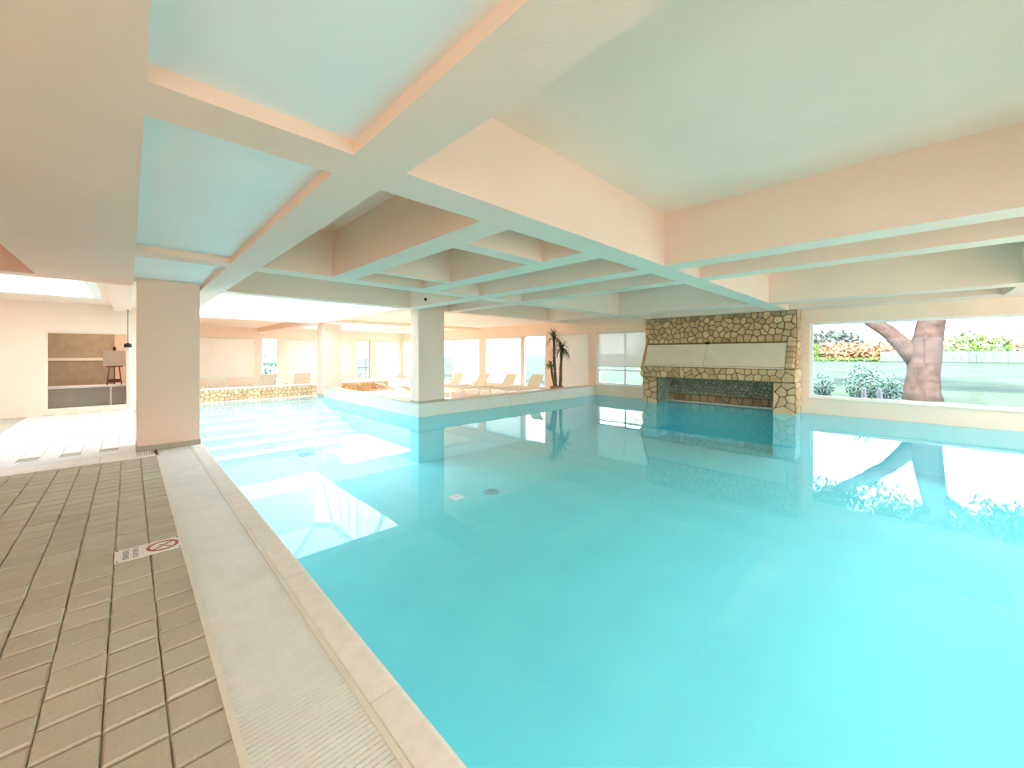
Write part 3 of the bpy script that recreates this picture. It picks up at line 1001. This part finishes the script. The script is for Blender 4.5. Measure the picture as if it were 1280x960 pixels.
# upper breast (front, u runs towards the camera side = -Y)
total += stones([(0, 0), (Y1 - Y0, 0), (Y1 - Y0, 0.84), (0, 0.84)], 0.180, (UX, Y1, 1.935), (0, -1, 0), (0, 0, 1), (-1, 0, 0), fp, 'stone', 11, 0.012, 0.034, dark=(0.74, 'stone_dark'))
# lintel: larger stones
total += stones([(0, 0), (Y1 - Y0, 0), (Y1 - Y0, 0.34), (0, 0.34)], 0.20, (HX, Y1, 0.845), (0, -1, 0), (0, 0, 1), (-1, 0, 0), fp, 'stone', 12, 0.010, 0.03, squash=0.8)
# pillars
total += stones([(0, 0), (0.48, 0), (0.48, 0.83), (0, 0.83)], 0.20, (FX, Y1, 0.0), (0, -1, 0), (0, 0, 1), (-1, 0, 0), fp, 'stone', 13, 0.010, 0.03)
total += stones([(0, 0), (0.49, 0), (0.49, 0.83), (0, 0.83)], 0.22, (FX, 2.62, 0.0), (0, -1, 0), (0, 0, 1), (-1, 0, 0), fp, 'stone', 14, 0.010, 0.03, squash=0.7)
# sloping cheeks beside the hood panel
sl = Vector((UX - (HX + 0.05), 0, 0.73)); sll = sl.length; slu = sl.normalized(); sln = Vector((-slu.z, 0, slu.x))
# bring the cheek stones proud of the panel
for k in range(5):
    v0, v1 = sll * k / 5, sll * (k + 1) / 5
    for (ya, yb) in ((2.34, Y0), (Y1, 6.27)):
        bb = MB()
        if stone_mesh(bb, [(0, v0), (ya - yb, v0), (ya - yb, v1), (0, v1)], Vector((HX + 0.05, ya, 1.20)), Vector((0, -1, 0)), slu, sln, 0.008, 0.07, random.Random(k)):
            bb.obj('stone', 'stone', fp); total += 1
# side facing the camera (-Y face), only a narrow strip
jj = MB()
side = [[(FX, 0.0), (WX, 0.0), (WX, 0.84), (FX, 0.84)], [(HX, 0.84), (WX, 0.84), (WX, 1.2), (HX, 1.2)], [(HX + 0.05, 1.2), (WX, 1.2), (WX, 1.93), (UX, 1.93)], [(UX, 1.93), (WX, 1.93), (WX, 2.77), (UX, 2.77)]]
for k, q in enumerate(side):
    total += stones(q, 0.19, (0, Y0, 0), (1, 0, 0), (0, 0, 1), (0, -1, 0), fp, 'stone', 30 + k, 0.009, 0.035)
    stones(q, 0.19, (0, Y1, 0), (1, 0, 0), (0, 0, 1), (0, 1, 0), fp, 'stone', 40 + k, 0.009, 0.03, jj)
o = jj.obj('side_stones', 'stone_wall', fp); o['kind'] = 'stuff'
# sloping hood panel of cream plaster with a vertical seam and a clip
def on_slope(y, v, h):
    p = Vector((HX + 0.05, y, 1.20)) + slu * v + sln * h
    return tuple(p)
hp = MB().prism([on_slope(2.345, 0.03, 0.0), on_slope(6.265, 0.03, 0.0), on_slope(6.265, sll - 0.05, 0.0), on_slope(2.345, sll - 0.05, 0.0)], tuple(sln * 0.035))
hood = hp.obj('hood_panel', 'hood', fp)
sm = MB().prism([on_slope(4.38, 0.03, 0.035), on_slope(4.39, 0.03, 0.035), on_slope(4.36, sll - 0.05, 0.035), on_slope(4.35, sll - 0.05, 0.035)], tuple(sln * 0.002))
sm.obj('seam', 'hood_joint', hood)
cp = MB().beam(on_slope(4.36, sll - 0.06, 0.05), on_slope(4.36, sll + 0.0, 0.05), 0.12, 0.05)
cp.obj('clip', 'dark', fp)
MB().box(HX - 0.045, HX + 0.10, 2.35, 6.26, 1.195, 1.225).obj('mantel_ledge', 'hood', fp)
# firebox
jb = MB()
stones([(0, 0.26), (3.26, 0.26), (3.26, 0.84), (0, 0.84)], 0.115, (13.42, 5.88, 0), (0, -1, 0), (0, 0, 1), (-1, 0, 0), fp, 'stone_small', 21, 0.009, 0.03, jb)
stones([(0, 0.0), (0.9, 0.0), (0.9, 0.84), (0, 0.84)], 0.13, (12.5, 5.88, 0), (1, 0, 0), (0, 0, 1), (0, -1, 0), fp, 'stone_small', 22, 0.008, 0.02, jb)
stones([(0, 0.0), (0.9, 0.0), (0.9, 0.84), (0, 0.84)], 0.13, (12.5, 2.62, 0), (1, 0, 0), (0, 0, 1), (0, 1, 0), fp, 'stone_small', 23, 0.008, 0.02, jb)
o = jb.obj('firebox_stones', 'stone_small', fp); o['kind'] = 'stuff'
jb = MB()
stones([(0, 0.03), (3.26, 0.03), (3.26, 0.255), (0, 0.255)], 0.22, (13.42, 5.88, 0), (0, -1, 0), (0, 0, 1), (-1, 0, 0), fp, 'stone_orange', 24, 0.009, 0.045, jb)
o = jb.obj('firebox_foot_stones', 'stone_orange', fp); o['kind'] = 'stuff'
MB().box(13.30, 13.44, 2.62, 5.88, -0.05, 0.03).obj('firebox_sill', 'curb', fp)
MB().box(FX - 0.02, FX + 0.05, Y0 - 0.02, 2.62, -0.03, 0.012).obj('foot_ledge', 'curb', fp)
MB().box(FX - 0.02, FX + 0.05, 5.88, Y1 + 0.02, -0.03, 0.012).obj('foot_ledge', 'curb', fp)
print('fireplace stones', total)

# ------------------------------------------------------------------ sign on the pavers
sg = empty('floor_sign', (0.115, 4.275, 0.032))
tag(sg, 'white no-diving floor plate with a red ring on the pavers', 'sign')
MB().box(-0.195, 0.195, -0.128, 0.128, 0, 0.006).obj('plate', 'sign', sg, bevel=0.003)
def ring(cx, cy, r0, r1, z, a0=0, a1=360, n=40):
    q = MB()
    for k in range(n):
        t0, t1 = R(a0 + (a1 - a0) * k / n), R(a0 + (a1 - a0) * (k + 1) / n)
        q.prism([(cx + r0 * math.cos(t0), cy + r0 * math.sin(t0), z), (cx + r1 * math.cos(t0), cy + r1 * math.sin(t0), z),
                 (cx + r1 * math.cos(t1), cy + r1 * math.sin(t1), z), (cx + r0 * math.cos(t1), cy + r0 * math.sin(t1), z)], (0, 0, 0.0015))
    return q
ring(0.083, 0.0, 0.078, 0.100, 0.006).obj('red_ring', 'sign_red', sg)
MB().beam((0.083 - 0.060, -0.055, 0.0068), (0.083 + 0.060, 0.055, 0.0068), 0.016, 0.0016).obj('red_bar', 'sign_red', sg)
MB().beam((0.083 + 0.045, -0.05, 0.0065), (0.083 - 0.02, 0.035, 0.0065), 0.010, 0.001).obj('diver_figure', 'sign_grey', sg)
MB().beam((0.083 - 0.062, -0.072, 0.0065), (0.083 - 0.015, -0.074, 0.0065), 0.014, 0.001).obj('diver_platform', 'sign_red', sg)
for tx, body, sz in ((-0.080, '\u00c8 VIETATO', 0.044), (-0.135, 'TUFFARSI', 0.048)):
    cu = bpy.data.curves.new('lettering', 'FONT')
    cu.body = body; cu.size = sz; cu.align_x = 'CENTER'; cu.align_y = 'CENTER'; cu.extrude = 0.0006
    cu.materials.append(M['sign_grey'])
    tmp = bpy.data.objects.new('lettering_curve', cu)
    t = bpy.data.objects.new('lettering', bpy.data.meshes.new_from_object(tmp)); COL.objects.link(t)
    bpy.data.objects.remove(tmp)
    t.parent = sg; t.location = (tx, 0, 0.0067); t.rotation_euler = (0, 0, R(-90))
for sx in (-1, 1):
    for sy in (-1, 1):
        MB().tube([(sx * 0.18, sy * 0.113, 0.005), (sx * 0.18, sy * 0.113, 0.009)], 0.006, 10).obj('screw', 'dark', sg)

# ------------------------------------------------------------------ loungers
def make_lounger(name, alpha, blen):
    """foot at x=0, head at +x, centred on y"""
    o = empty(name)
    sz = 0.33; hw = 0.31; hinge = 1.25
    for s in (-1, 1):
        MB().tube([(0, s * hw, sz), (0.6, s * hw, sz), (hinge + 0.5, s * hw, sz)], 0.018, 8).obj('side_rail', 'lounger_frame', o)
        for x in (0.22, hinge + 0.25):
            MB().tube([(x, s * hw, sz), (x + (0.05 if x > 1 else -0.05), s * hw, 0.0)], 0.016, 8).obj('leg', 'lounger_frame', o)
        MB().tube([(hinge, s * (hw - 0.035), sz), (hinge + blen * math.cos(alpha), s * (hw - 0.035), sz + blen * math.sin(alpha))], 0.014, 8).obj('back_rail', 'lounger_frame', o)
    MB().tube([(0, -hw, sz), (0, hw, sz)], 0.018, 8).obj('cross_rail', 'lounger_frame', o)
    MB().tube([(hinge + blen * math.cos(alpha), -hw + 0.035, sz + blen * math.sin(alpha)), (hinge + blen * math.cos(alpha), hw - 0.035, sz + blen * math.sin(alpha))], 0.014, 8).obj('head_rail', 'lounger_frame', o)
    q = MB(); n = 8
    for k in range(n):
        x0, x1 = 0.02 + (hinge - 0.02) * k / n, 0.02 + (hinge - 0.02) * (k + 1) / n
        d0, d1 = 0.02 * math.sin(math.pi * k / n), 0.02 * math.sin(math.pi * (k + 1) / n)
        q.prism([(x0, -hw + 0.015, sz - d0), (x1, -hw + 0.015, sz - d1), (x1, -hw + 0.015, sz - d1 - 0.008), (x0, -hw + 0.015, sz - d0 - 0.008)], (0, 2 * hw - 0.03, 0))
    q.obj('seat_sling', 'sling', o)
    q = MB()
    ca, sa = math.cos(alpha), math.sin(alpha)
    q.prism([(hinge, -hw + 0.05, sz), (hinge + blen * ca, -hw + 0.05, sz + blen * sa), (hinge + blen * ca + 0.008 * sa, -hw + 0.05, sz + blen * sa - 0.008 * ca), (hinge + 0.008 * sa, -hw + 0.05, sz - 0.008 * ca)], (0, 2 * hw - 0.1, 0))
    q.obj('back_sling', 'sling', o)
    st = MB(); st.tube([(hinge + blen * ca * 0.6, -hw + 0.05, sz + blen * sa * 0.6), (hinge + 0.45, -hw + 0.03, sz)], 0.01, 6)
    st.tube([(hinge + blen * ca * 0.6, hw - 0.05, sz + blen * sa * 0.6), (hinge + 0.45, hw - 0.03, sz)], 0.01, 6)
    st.obj('back_strut', 'lounger_frame', o)
    return o
G = 'sun loungers around the pool'
first = make_lounger('sun_lounger', R(56), 0.56)
def put(o, head, rotz, label):
    """place so that the top of the backrest is over head (x, y)"""
    reach = 1.25 + 0.56 * math.cos(R(56))
    o.location = (head[0] - reach * math.cos(rotz), head[1] - reach * math.sin(rotz), DECK)
    o.rotation_euler = (0, 0, rotz)
    tag(o, label, 'sun lounger', G)
put(first, (10.8, 9.66), 0.0, 'ecru sun lounger nearest the tall palm')
for head, rz, lab in (((10.45, 10.66), 0.0, 'ecru sun lounger second from the tall palm'),
                      ((9.90, 11.62), 0.0, 'ecru sun lounger third from the tall palm'),
                      ((9.55, 12.75), 0.0, 'ecru sun lounger fourth from the tall palm, near the inner column'),
                      ((2.21, 17.05), R(-90), 'sun lounger behind the stone parapet, nearest the large column'),
                      ((3.79, 17.05), R(-90), 'sun lounger behind the stone parapet before the narrow clear door'),
                      ((5.03, 17.15), R(-90), 'sun lounger behind the stone parapet beside the curb-end column')):
    put(copy_tree(first), head, rz, lab)
low = make_lounger('sun_lounger', R(24), 0.60)
low.location = (6.05 + 1.8, 12.6, DECK); low.rotation_euler = (0, 0, R(180))
tag(low, 'reclined sun lounger behind the curb, end nearest the curb-end column', 'sun lounger', G)
l2 = copy_tree(low); l2.location = (6.05 + 1.8, 11.05, DECK)
tag(l2, 'reclined sun lounger behind the curb just left of the inner column', 'sun lounger', G)

# ------------------------------------------------------------------ tall palm with three canes
pl = empty('potted_palm', (11.75, 9.55, DECK))
tag(pl, 'tall cane palm with three ringed trunks in the pool corner', 'plant')
rn = random.Random(8)
pm = MB(); n = 20
prof = [(0.20, 0.0), (0.25, 0.30), (0.27, 0.30), (0.27, 0.33), (0.24, 0.33), (0.23, 0.28)]
for r_, z_ in prof:
    for k in range(n):
        pm.v.append((r_ * math.cos(2 * math.pi * k / n), r_ * math.sin(2 * math.pi * k / n), z_))
for a in range(len(prof) - 1):
    for k in range(n):
        pm.f.append((a * n + k, a * n + (k + 1) % n, (a + 1) * n + (k + 1) % n, (a + 1) * n + k))
pm.f.append(tuple(range(n)))
pm.obj('pot', 'pot', pl, smooth=True)
MB().prism([(0.235 * math.cos(2 * math.pi * k / n), 0.235 * math.sin(2 * math.pi * k / n), 0.27) for k in range(n)], (0, 0, 0.02)).obj('soil', 'soil', pl)
def crown(top, count, ln, parent, droop=0.9):
    q = MB()
    for k in range(count):
        az = rn.uniform(0, 2 * math.pi); el = rn.uniform(-0.5, 1.25)
        L = ln * rn.uniform(0.7, 1.15)
        d = Vector((math.cos(az), math.sin(az), 0)); sd = Vector((-math.sin(az), math.cos(az), 0))
        pts = []
        p = Vector(top); e = el
        for s in range(5):
            wd = 0.022 * (1 - (s / 4) ** 2 * 0.9) * (0.6 if s == 0 else 1)
            pts.append((p - sd * wd, p + sd * wd))
            p = p + (d * math.cos(e) + Vector((0, 0, 1)) * math.sin(e)) * L / 4
            e -= droop / 4 * (1 + rn.random())
        i = len(q.v)
        for a, b_ in pts: q.v += [tuple(a), tuple(b_)]
        for s in range(4): q.f.append((i + 2 * s, i + 2 * s + 1, i + 2 * s + 3, i + 2 * s + 2))
    return q.obj('leaf_crown', 'leaf_palm', parent)
for (bx_, by_, tx_, ty_, h, rad, nl, ln) in ((-0.03, 0.03, -0.08, 0.08, 2.22, 0.052, 64, 0.56), (0.14, -0.06, 0.20, -0.10, 1.80, 0.050, 84, 0.62), (-0.15, -0.02, -0.30, 0.05, 1.20, 0.042, 40, 0.34)):
    pts, rr = [], []
    m = 22
    for k in range(m + 1):
        t = k / m
        pts.append((bx_ + (tx_ - bx_) * t + 0.012 * math.sin(9 * t), by_ + (ty_ - by_) * t, 0.28 + (h - 0.28) * t))
        rr.append(rad * (0.82 + 0.32 * abs(math.sin(k * 1.35))) * (1.15 - 0.25 * t))
    tk = MB().tube(pts, rr, 10).obj('trunk', 'trunk_palm', pl, smooth=True)
    crown((tx_, ty_, h - 0.02), nl, ln, tk)
crown((-0.03, 0.03, 0.62), 12, 0.16, pl)
crown((-0.12, -0.02, 0.40), 14, 0.22, pl)

# ------------------------------------------------------------------ glazed office on the far left
ow = MB()
for a0, a1, z0, z1 in cells(LX, 0.30, -0.3, FLAT, [(-1.55, 0.0, 0.12, 2.20)]):
    ow.box(a0, a1, 15.6, 15.75, z0, z1)
o = ow.obj('wall_office', 'wall'); tag(o, 'cream wall with an office window left of the near column', 'wall', kind='structure')
o = MB().box(0.10, 0.30, 15.75, BY, -0.3, FLAT).obj('wall_office_side', 'wall'); tag(o, 'cream side wall of the far office', 'wall', kind='structure')
o = MB().box(LX, 0.10, 19.0, 19.2, -0.3, FLAT).obj('wall_office_back', 'wall'); tag(o, 'peach rear wall of the far office', 'wall', kind='structure')
frame_window(30, 'y', 15.55, -1.55, 0.0, 0.12, 2.20, 'office window with pale frame left of the near column', (), (), 'rail')
tr = MB().box(LX, 0.10, 18.87, 18.905, 1.38, 1.47).obj('trim_3', 'frame_white'); tag(tr, 'pale rail across the rear wall of the far office', 'rail', kind='structure')
dr = MB().box(-2.2, -0.35, 18.93, 19.0, 0.03, 2.25).box(-2.1, -0.45, 18.91, 18.93, 0.08, 2.18).obj('door_1', 'hood_joint')
tag(dr, 'tan panel door on the rear wall of the far office', 'door', kind='structure')
cl = empty('office_fill_light', (-0.7, 17.3, FLAT)); tag(cl, 'unseen round light added to brighten the far office', 'lamp')  # added out of sight to lighten the dark office interior
em, ent, eb = new_mat('office_fill_glow')
eb.inputs['Emission Color'].default_value = (1.0, 0.80, 0.62, 1); eb.inputs['Emission Strength'].default_value = 22.0
M['lamp'] = em
MB().tube([(0, 0, -0.05), (0, 0, -0.001)], 0.34, 24).obj('rim', 'frame_white', cl)
MB().tube([(0, 0, -0.075), (0, 0, -0.051)], 0.30, 24).obj('diffuser', 'lamp', cl)
ct = empty('counter', (-0.9, 16.8, DECK)); tag(ct, 'low grey counter inside the far office window', 'counter')
MB().box(-0.9, 0.95, -0.3, 0.3, 0.60, 0.65).obj('counter_top', 'frame_white', ct)
MB().box(-0.85, 0.9, -0.25, 0.25, 0.0, 0.60).obj('counter_front', 'counter', ct)
MB().box(0.50, 0.54, -0.29, -0.26, 0.0, 0.60).obj('leg', 'frame_white', ct)
es = empty('easel', (-0.31, 16.72, DECK + 0.65)); tag(es, 'dark red table easel with a blank white board in the far office window', 'easel')
MB().box(-0.235, 0.235, -0.085, -0.065, 0.56, 1.02).obj('board', 'paper', es)
for sx in (-1, 1):
    MB().beam((sx * 0.06, 0.0, 1.0), (sx * 0.15, -0.05, 0.0), 0.07, 0.03).obj('leg', 'red_wood', es)
MB().beam((0, 0.02, 1.0), (0.0, 0.16, 0.0), 0.05, 0.03).obj('rear_leg', 'red_wood', es)
MB().beam((-0.18, -0.075, 0.54), (0.18, -0.075, 0.54), 0.05, 0.04).obj('tray', 'red_wood', es)
MB().beam((-0.14, -0.045, 0.12), (0.14, -0.045, 0.12), 0.03, 0.10).obj('brace', 'red_wood', es)
MB().tube([(0, -0.01, 0.98), (0, -0.01, 1.10), (0.0, -0.01, 1.14)], [0.04, 0.04, 0.015], 10).obj('clamp', 'dark', es)
lp = empty('pendant_lamp', (-0.02, 15.0, 1.78)); tag(lp, 'slim dark pendant lamp hanging beside the near column', 'lamp')
lm = MB(); lm.tube([(0, 0, 0), (0, 0, 0.03), (0, 0, 0.09), (0, 0, 0.12)], [0.075, 0.085, 0.07, 0.02], 16); lm.obj('lamp_shade', 'dark', lp)
MB().tube([(0, 0, 0.12), (0, 0, 1.02)], 0.012, 8).obj('rod', 'frame_grey', lp)
MB().tube([(0, 0, 1.00), (0, 0, FLAT - 0.13 - 1.78)], 0.035, 10).obj('ceiling_rose', 'frame_grey', lp)

# ------------------------------------------------------------------ garden outside
gr = MB()
gr.poly([(WX + 0.25, -60, 0.0), (20, -60, 0.05), (20, 80, 0.05), (WX + 0.25, 80, 0.0)])
gr.poly([(20, -60, 0.05), (46, -60, 1.05), (46, 80, 1.05), (20, 80, 0.05)])
gr.poly([(46, -60, 1.05), (160, -60, 1.8), (160, 80, 1.8), (46, 80, 1.05)])
o = gr.obj('lawn', 'grass'); tag(o, 'pale lawn outside the garden windows', 'lawn', kind='stuff')
pt = MB(); pt.poly([(WX + 0.26, -40, 0.012), (15.6, -40, 0.03), (15.6, 60, 0.03), (WX + 0.26, 60, 0.012)])
o = pt.obj('terrace_path', 'path'); tag(o, 'pale paved path along the outside of the garden windows', 'path', kind='structure')
gr = MB()
gr.poly([(-80, BY + 0.25, -0.05), (WX + 0.25, BY + 0.25, -0.05), (WX + 0.25, 120, -0.05), (-80, 120, -0.05)])
gr.poly([(-80, -90, -0.05), (WX + 0.25, -90, -0.05), (WX + 0.25, NY - 0.25, -0.05), (-80, NY - 0.25, -0.05)])
gr.poly([(-80, NY - 0.25, -0.05), (LX - 0.25, NY - 0.25, -0.05), (LX - 0.25, BY + 0.25, -0.05), (-80, BY + 0.25, -0.05)])
o = gr.obj('garden_ground', 'ground'); tag(o, 'pale paved ground around the building', 'ground', kind='stuff')

def shrub(name, loc, rx, ry, rz, mat, label, leaves, ls, seed, group=None, stem=True):
    q = MB(); rn = random.Random(seed)
    for k in range(leaves):
        while True:
            p = Vector((rn.uniform(-1, 1), rn.uniform(-1, 1), rn.uniform(-1, 1)))
            if 0.25 < p.length < 1: break
        if p.length < 0.7 and rn.random() < 0.6: p = p.normalized() * rn.uniform(0.7, 1.0)
        lump = 1 + 0.18 * math.sin(p.x * 7 + seed) * math.sin(p.y * 6 + seed * 2)
        c = Vector((p.x * rx, p.y * ry, rz + p.z * rz)) * lump
        c.z = max(c.z, 0.03)
        a = Vector((rn.gauss(0, 1), rn.gauss(0, 1), rn.gauss(0, 1))).normalized(); b_ = a.orthogonal().normalized()
        s = ls * rn.uniform(0.6, 1.3)
        q.poly([c - a * s, c + b_ * s * 0.45, c + a * s, c - b_ * s * 0.45])
    root = empty(name, loc)
    q.obj('foliage', mat, root)
    if stem:
        st = MB()
        for k in range(3):
            t = 2 * math.pi * k / 3
            st.tube([(0.03 * math.cos(t), 0.03 * math.sin(t), -0.05), (rx * 0.4 * math.cos(t), ry * 0.4 * math.sin(t), rz * 1.1)], [0.03 + 0.02 * rz, 0.01], 6)
        st.obj('stem', 'bark', root)
    tag(root, label, 'shrub' if rz < 1.5 else 'tree', group)
    return root
GH = 'hedge and trees beyond the lawn'
shrub('garden_tree', (52, 5.6, 1.1), 2.0, 2.4, 1.45, 'bush_dark', 'dark round tree behind the rusty hedge', 900, 0.28, 1, GH)
shrub('garden_tree', (50, 10.2, 1.1), 2.2, 2.6, 1.6, 'bush_dark', 'dark tree at the left edge of the garden window', 900, 0.28, 2, GH)
shrub('hedge_shrub', (45, 6.9, 1.0), 1.2, 1.5, 0.72, 'bush_green', 'fresh green shrub at the left of the hedge', 700, 0.20, 3, GH)
shrub('hedge_shrub', (45, 4.3, 1.0), 1.2, 1.7, 0.78, 'bush_orange', 'rusty orange shrub in the middle of the hedge', 800, 0.20, 4, GH)
shrub('hedge_shrub', (45, 2.2, 1.0), 1.2, 1.5, 0.74, 'bush_orange', 'rusty orange shrub beside the pale fence', 700, 0.20, 5, GH)
shrub('hedge_shrub', (47, 0.4, 1.1), 1.2, 1.6, 0.95, 'bush_yellow', 'yellow green shrub behind the leaning pine limb', 700, 0.20, 6, GH)
shrub('hedge_shrub', (47, -3.2, 1.1), 1.4, 2.4, 1.0, 'bush_green', 'green shrub right of the pine trunk', 800, 0.22, 7, GH)
shrub('hedge_shrub', (47, -8.0, 1.1), 1.4, 2.8, 1.1, 'bush_orange', 'rusty shrub far right beyond the pine', 800, 0.22, 17, GH)
shrub('edging_hedge', (44, 3.6, 0.98), 0.5, 5.6, 0.15, 'bush_green', 'long low dark green hedge edging the far side of the lawn', 1100, 0.12, 50, GH, False)
GB = 'young shrubs near the garden window'
shrub('garden_shrub', (17.4, 2.20, 0.03), 0.40, 0.36, 0.48, 'bush_teal', 'blue green shrub at the left of the garden window', 500, 0.065, 8, GB)
shrub('garden_shrub', (17.6, 1.15, 0.03), 0.48, 0.48, 0.62, 'bush_teal', 'tall blue green shrub in the middle of the garden window', 800, 0.07, 9, GB)
shrub('garden_shrub', (17.2, 0.55, 0.03), 0.40, 0.36, 0.42, 'bush_teal', 'low blue green shrub beside the pine trunk', 450, 0.065, 10, GB)
# fence
fe = empty('garden_fence', (43.5, 0, 1.0)); tag(fe, 'pale board fence beyond the lawn behind the pine', 'fence')
fm = MB().box(-0.02, 0.02, -0.17, 0.17, 0.0, 0.78).mesh('board', 'fence')
for k in range(22):
    link_mesh('board', fm, fe, (0, 1.6 - 0.36 * k, 0))
MB().box(0.02, 0.06, -6.2, 1.8, 0.6, 0.68).obj('rail', 'fence', fe)
# bollards on the path
for k, (x, y, lab) in enumerate(((15.0, 0.95, 'white cone bollard outside, left of the pair'), (15.0, 0.62, 'white cone bollard outside, right of the pair'))):
    bo = empty('bollard', (x, y, 0.02)); tag(bo, lab, 'bollard', 'white bollards outside the garden window')
    q = MB(); q.tube([(0, 0, 0.04), (0, 0, 0.3), (0, 0, 0.58), (0, 0, 0.62)], [0.10, 0.07, 0.045, 0.02], 12); q.obj('body', 'bollard', bo)
    MB().box(-0.13, 0.13, -0.13, 0.13, 0, 0.04).obj('foot', 'bollard', bo)
# leaning pine
tr_ = empty('pine_tree', (19.2, -0.28, 0.03)); tag(tr_, 'big forked pine with a leaning limb outside the garden window', 'tree')
MB().tube([(0, 0.02, -0.1), (0, 0.05, 0.3), (0, 0.0, 0.9), (0, -0.02, 1.5), (0.05, -0.12, 2.2), (0.1, -0.25, 3.2), (0.2, -0.5, 4.8), (0.4, -0.9, 6.6)], [0.52, 0.46, 0.40, 0.42, 0.36, 0.32, 0.26, 0.16], 12).obj('trunk', 'bark', tr_, smooth=True)
MB().tube([(0, 0.1, 1.25), (0, 0.4, 1.75), (0, 0.85, 2.35), (0.1, 1.5, 2.95), (0.3, 2.5, 3.8), (0.4, 3.8, 4.6)], [0.30, 0.27, 0.23, 0.21, 0.16, 0.09], 10).obj('limb', 'bark', tr_, smooth=True)
MB().tube([(0.1, -0.3, 3.4), (-0.4, 0.6, 4.4), (-0.9, 1.8, 5.2)], [0.17, 0.13, 0.07], 8).obj('limb', 'bark', tr_, smooth=True)
MB().tube([(0.1, -0.3, 3.0), (-0.3, -1.4, 4.0), (-0.6, -2.8, 4.9)], [0.17, 0.13, 0.07], 8).obj('limb', 'bark', tr_, smooth=True)
q = MB(); rn = random.Random(4)
for cx, cy, cz, rr_ in ((0.4, 3.6, 5.0, 1.4), (0.2, 2.2, 4.7, 0.9), (-0.9, 1.8, 5.6, 1.3), (0.4, -0.9, 6.9, 1.7), (-0.6, -2.8, 5.3, 1.4), (0.5, 0.8, 6.4, 1.4), (0.3, 5.0, 5.6, 1.3), (0.2, 1.35, 3.05, 0.28), (0.6, 2.2, 3.9, 0.8), (0.9, 0.7, 4.2, 0.9), (0.2, -0.8, 4.3, 1.0), (0.8, -2.0, 4.2, 1.0), (0.5, 1.6, 5.4, 1.2), (0.9, 3.0, 4.3, 0.9), (0.4, -1.9, 3.6, 0.7), (1.0, 0.0, 5.2, 1.2)):
    for k in range(int(520 * min(rr_, 1.2))):
        p = Vector((rn.gauss(0, 0.5), rn.gauss(0, 0.5), rn.gauss(0, 0.32))) * rr_ + Vector((cx, cy, cz))
        a = Vector((rn.gauss(0, 1), rn.gauss(0, 1), rn.gauss(0, 1))).normalized(); b_ = a.orthogonal().normalized()
        s = rn.uniform(0.10, 0.20)
        q.poly([p - a * s, p + b_ * s * 0.3, p + a * s, p - b_ * s * 0.3])
q.obj('needles', 'needle', tr_)
# shrubs outside the far wall
shrub('far_shrub', (5.75, 26.2, 0), 0.60, 0.5, 0.92, 'bush_teal', 'grey green shrub seen through the narrow far door', 600, 0.08, 21)
shrub('far_shrub', (11.2, 26.6, 0), 0.7, 0.5, 0.30, 'bush_teal', 'low shrub seen through the grey framed far door', 300, 0.08, 22)
shrub('garden_tree', (19.5, 8.8, 0.03), 1.3, 1.6, 1.5, 'bush_yellow', 'yellow green tree seen through the half lowered blind', 900, 0.16, 23)
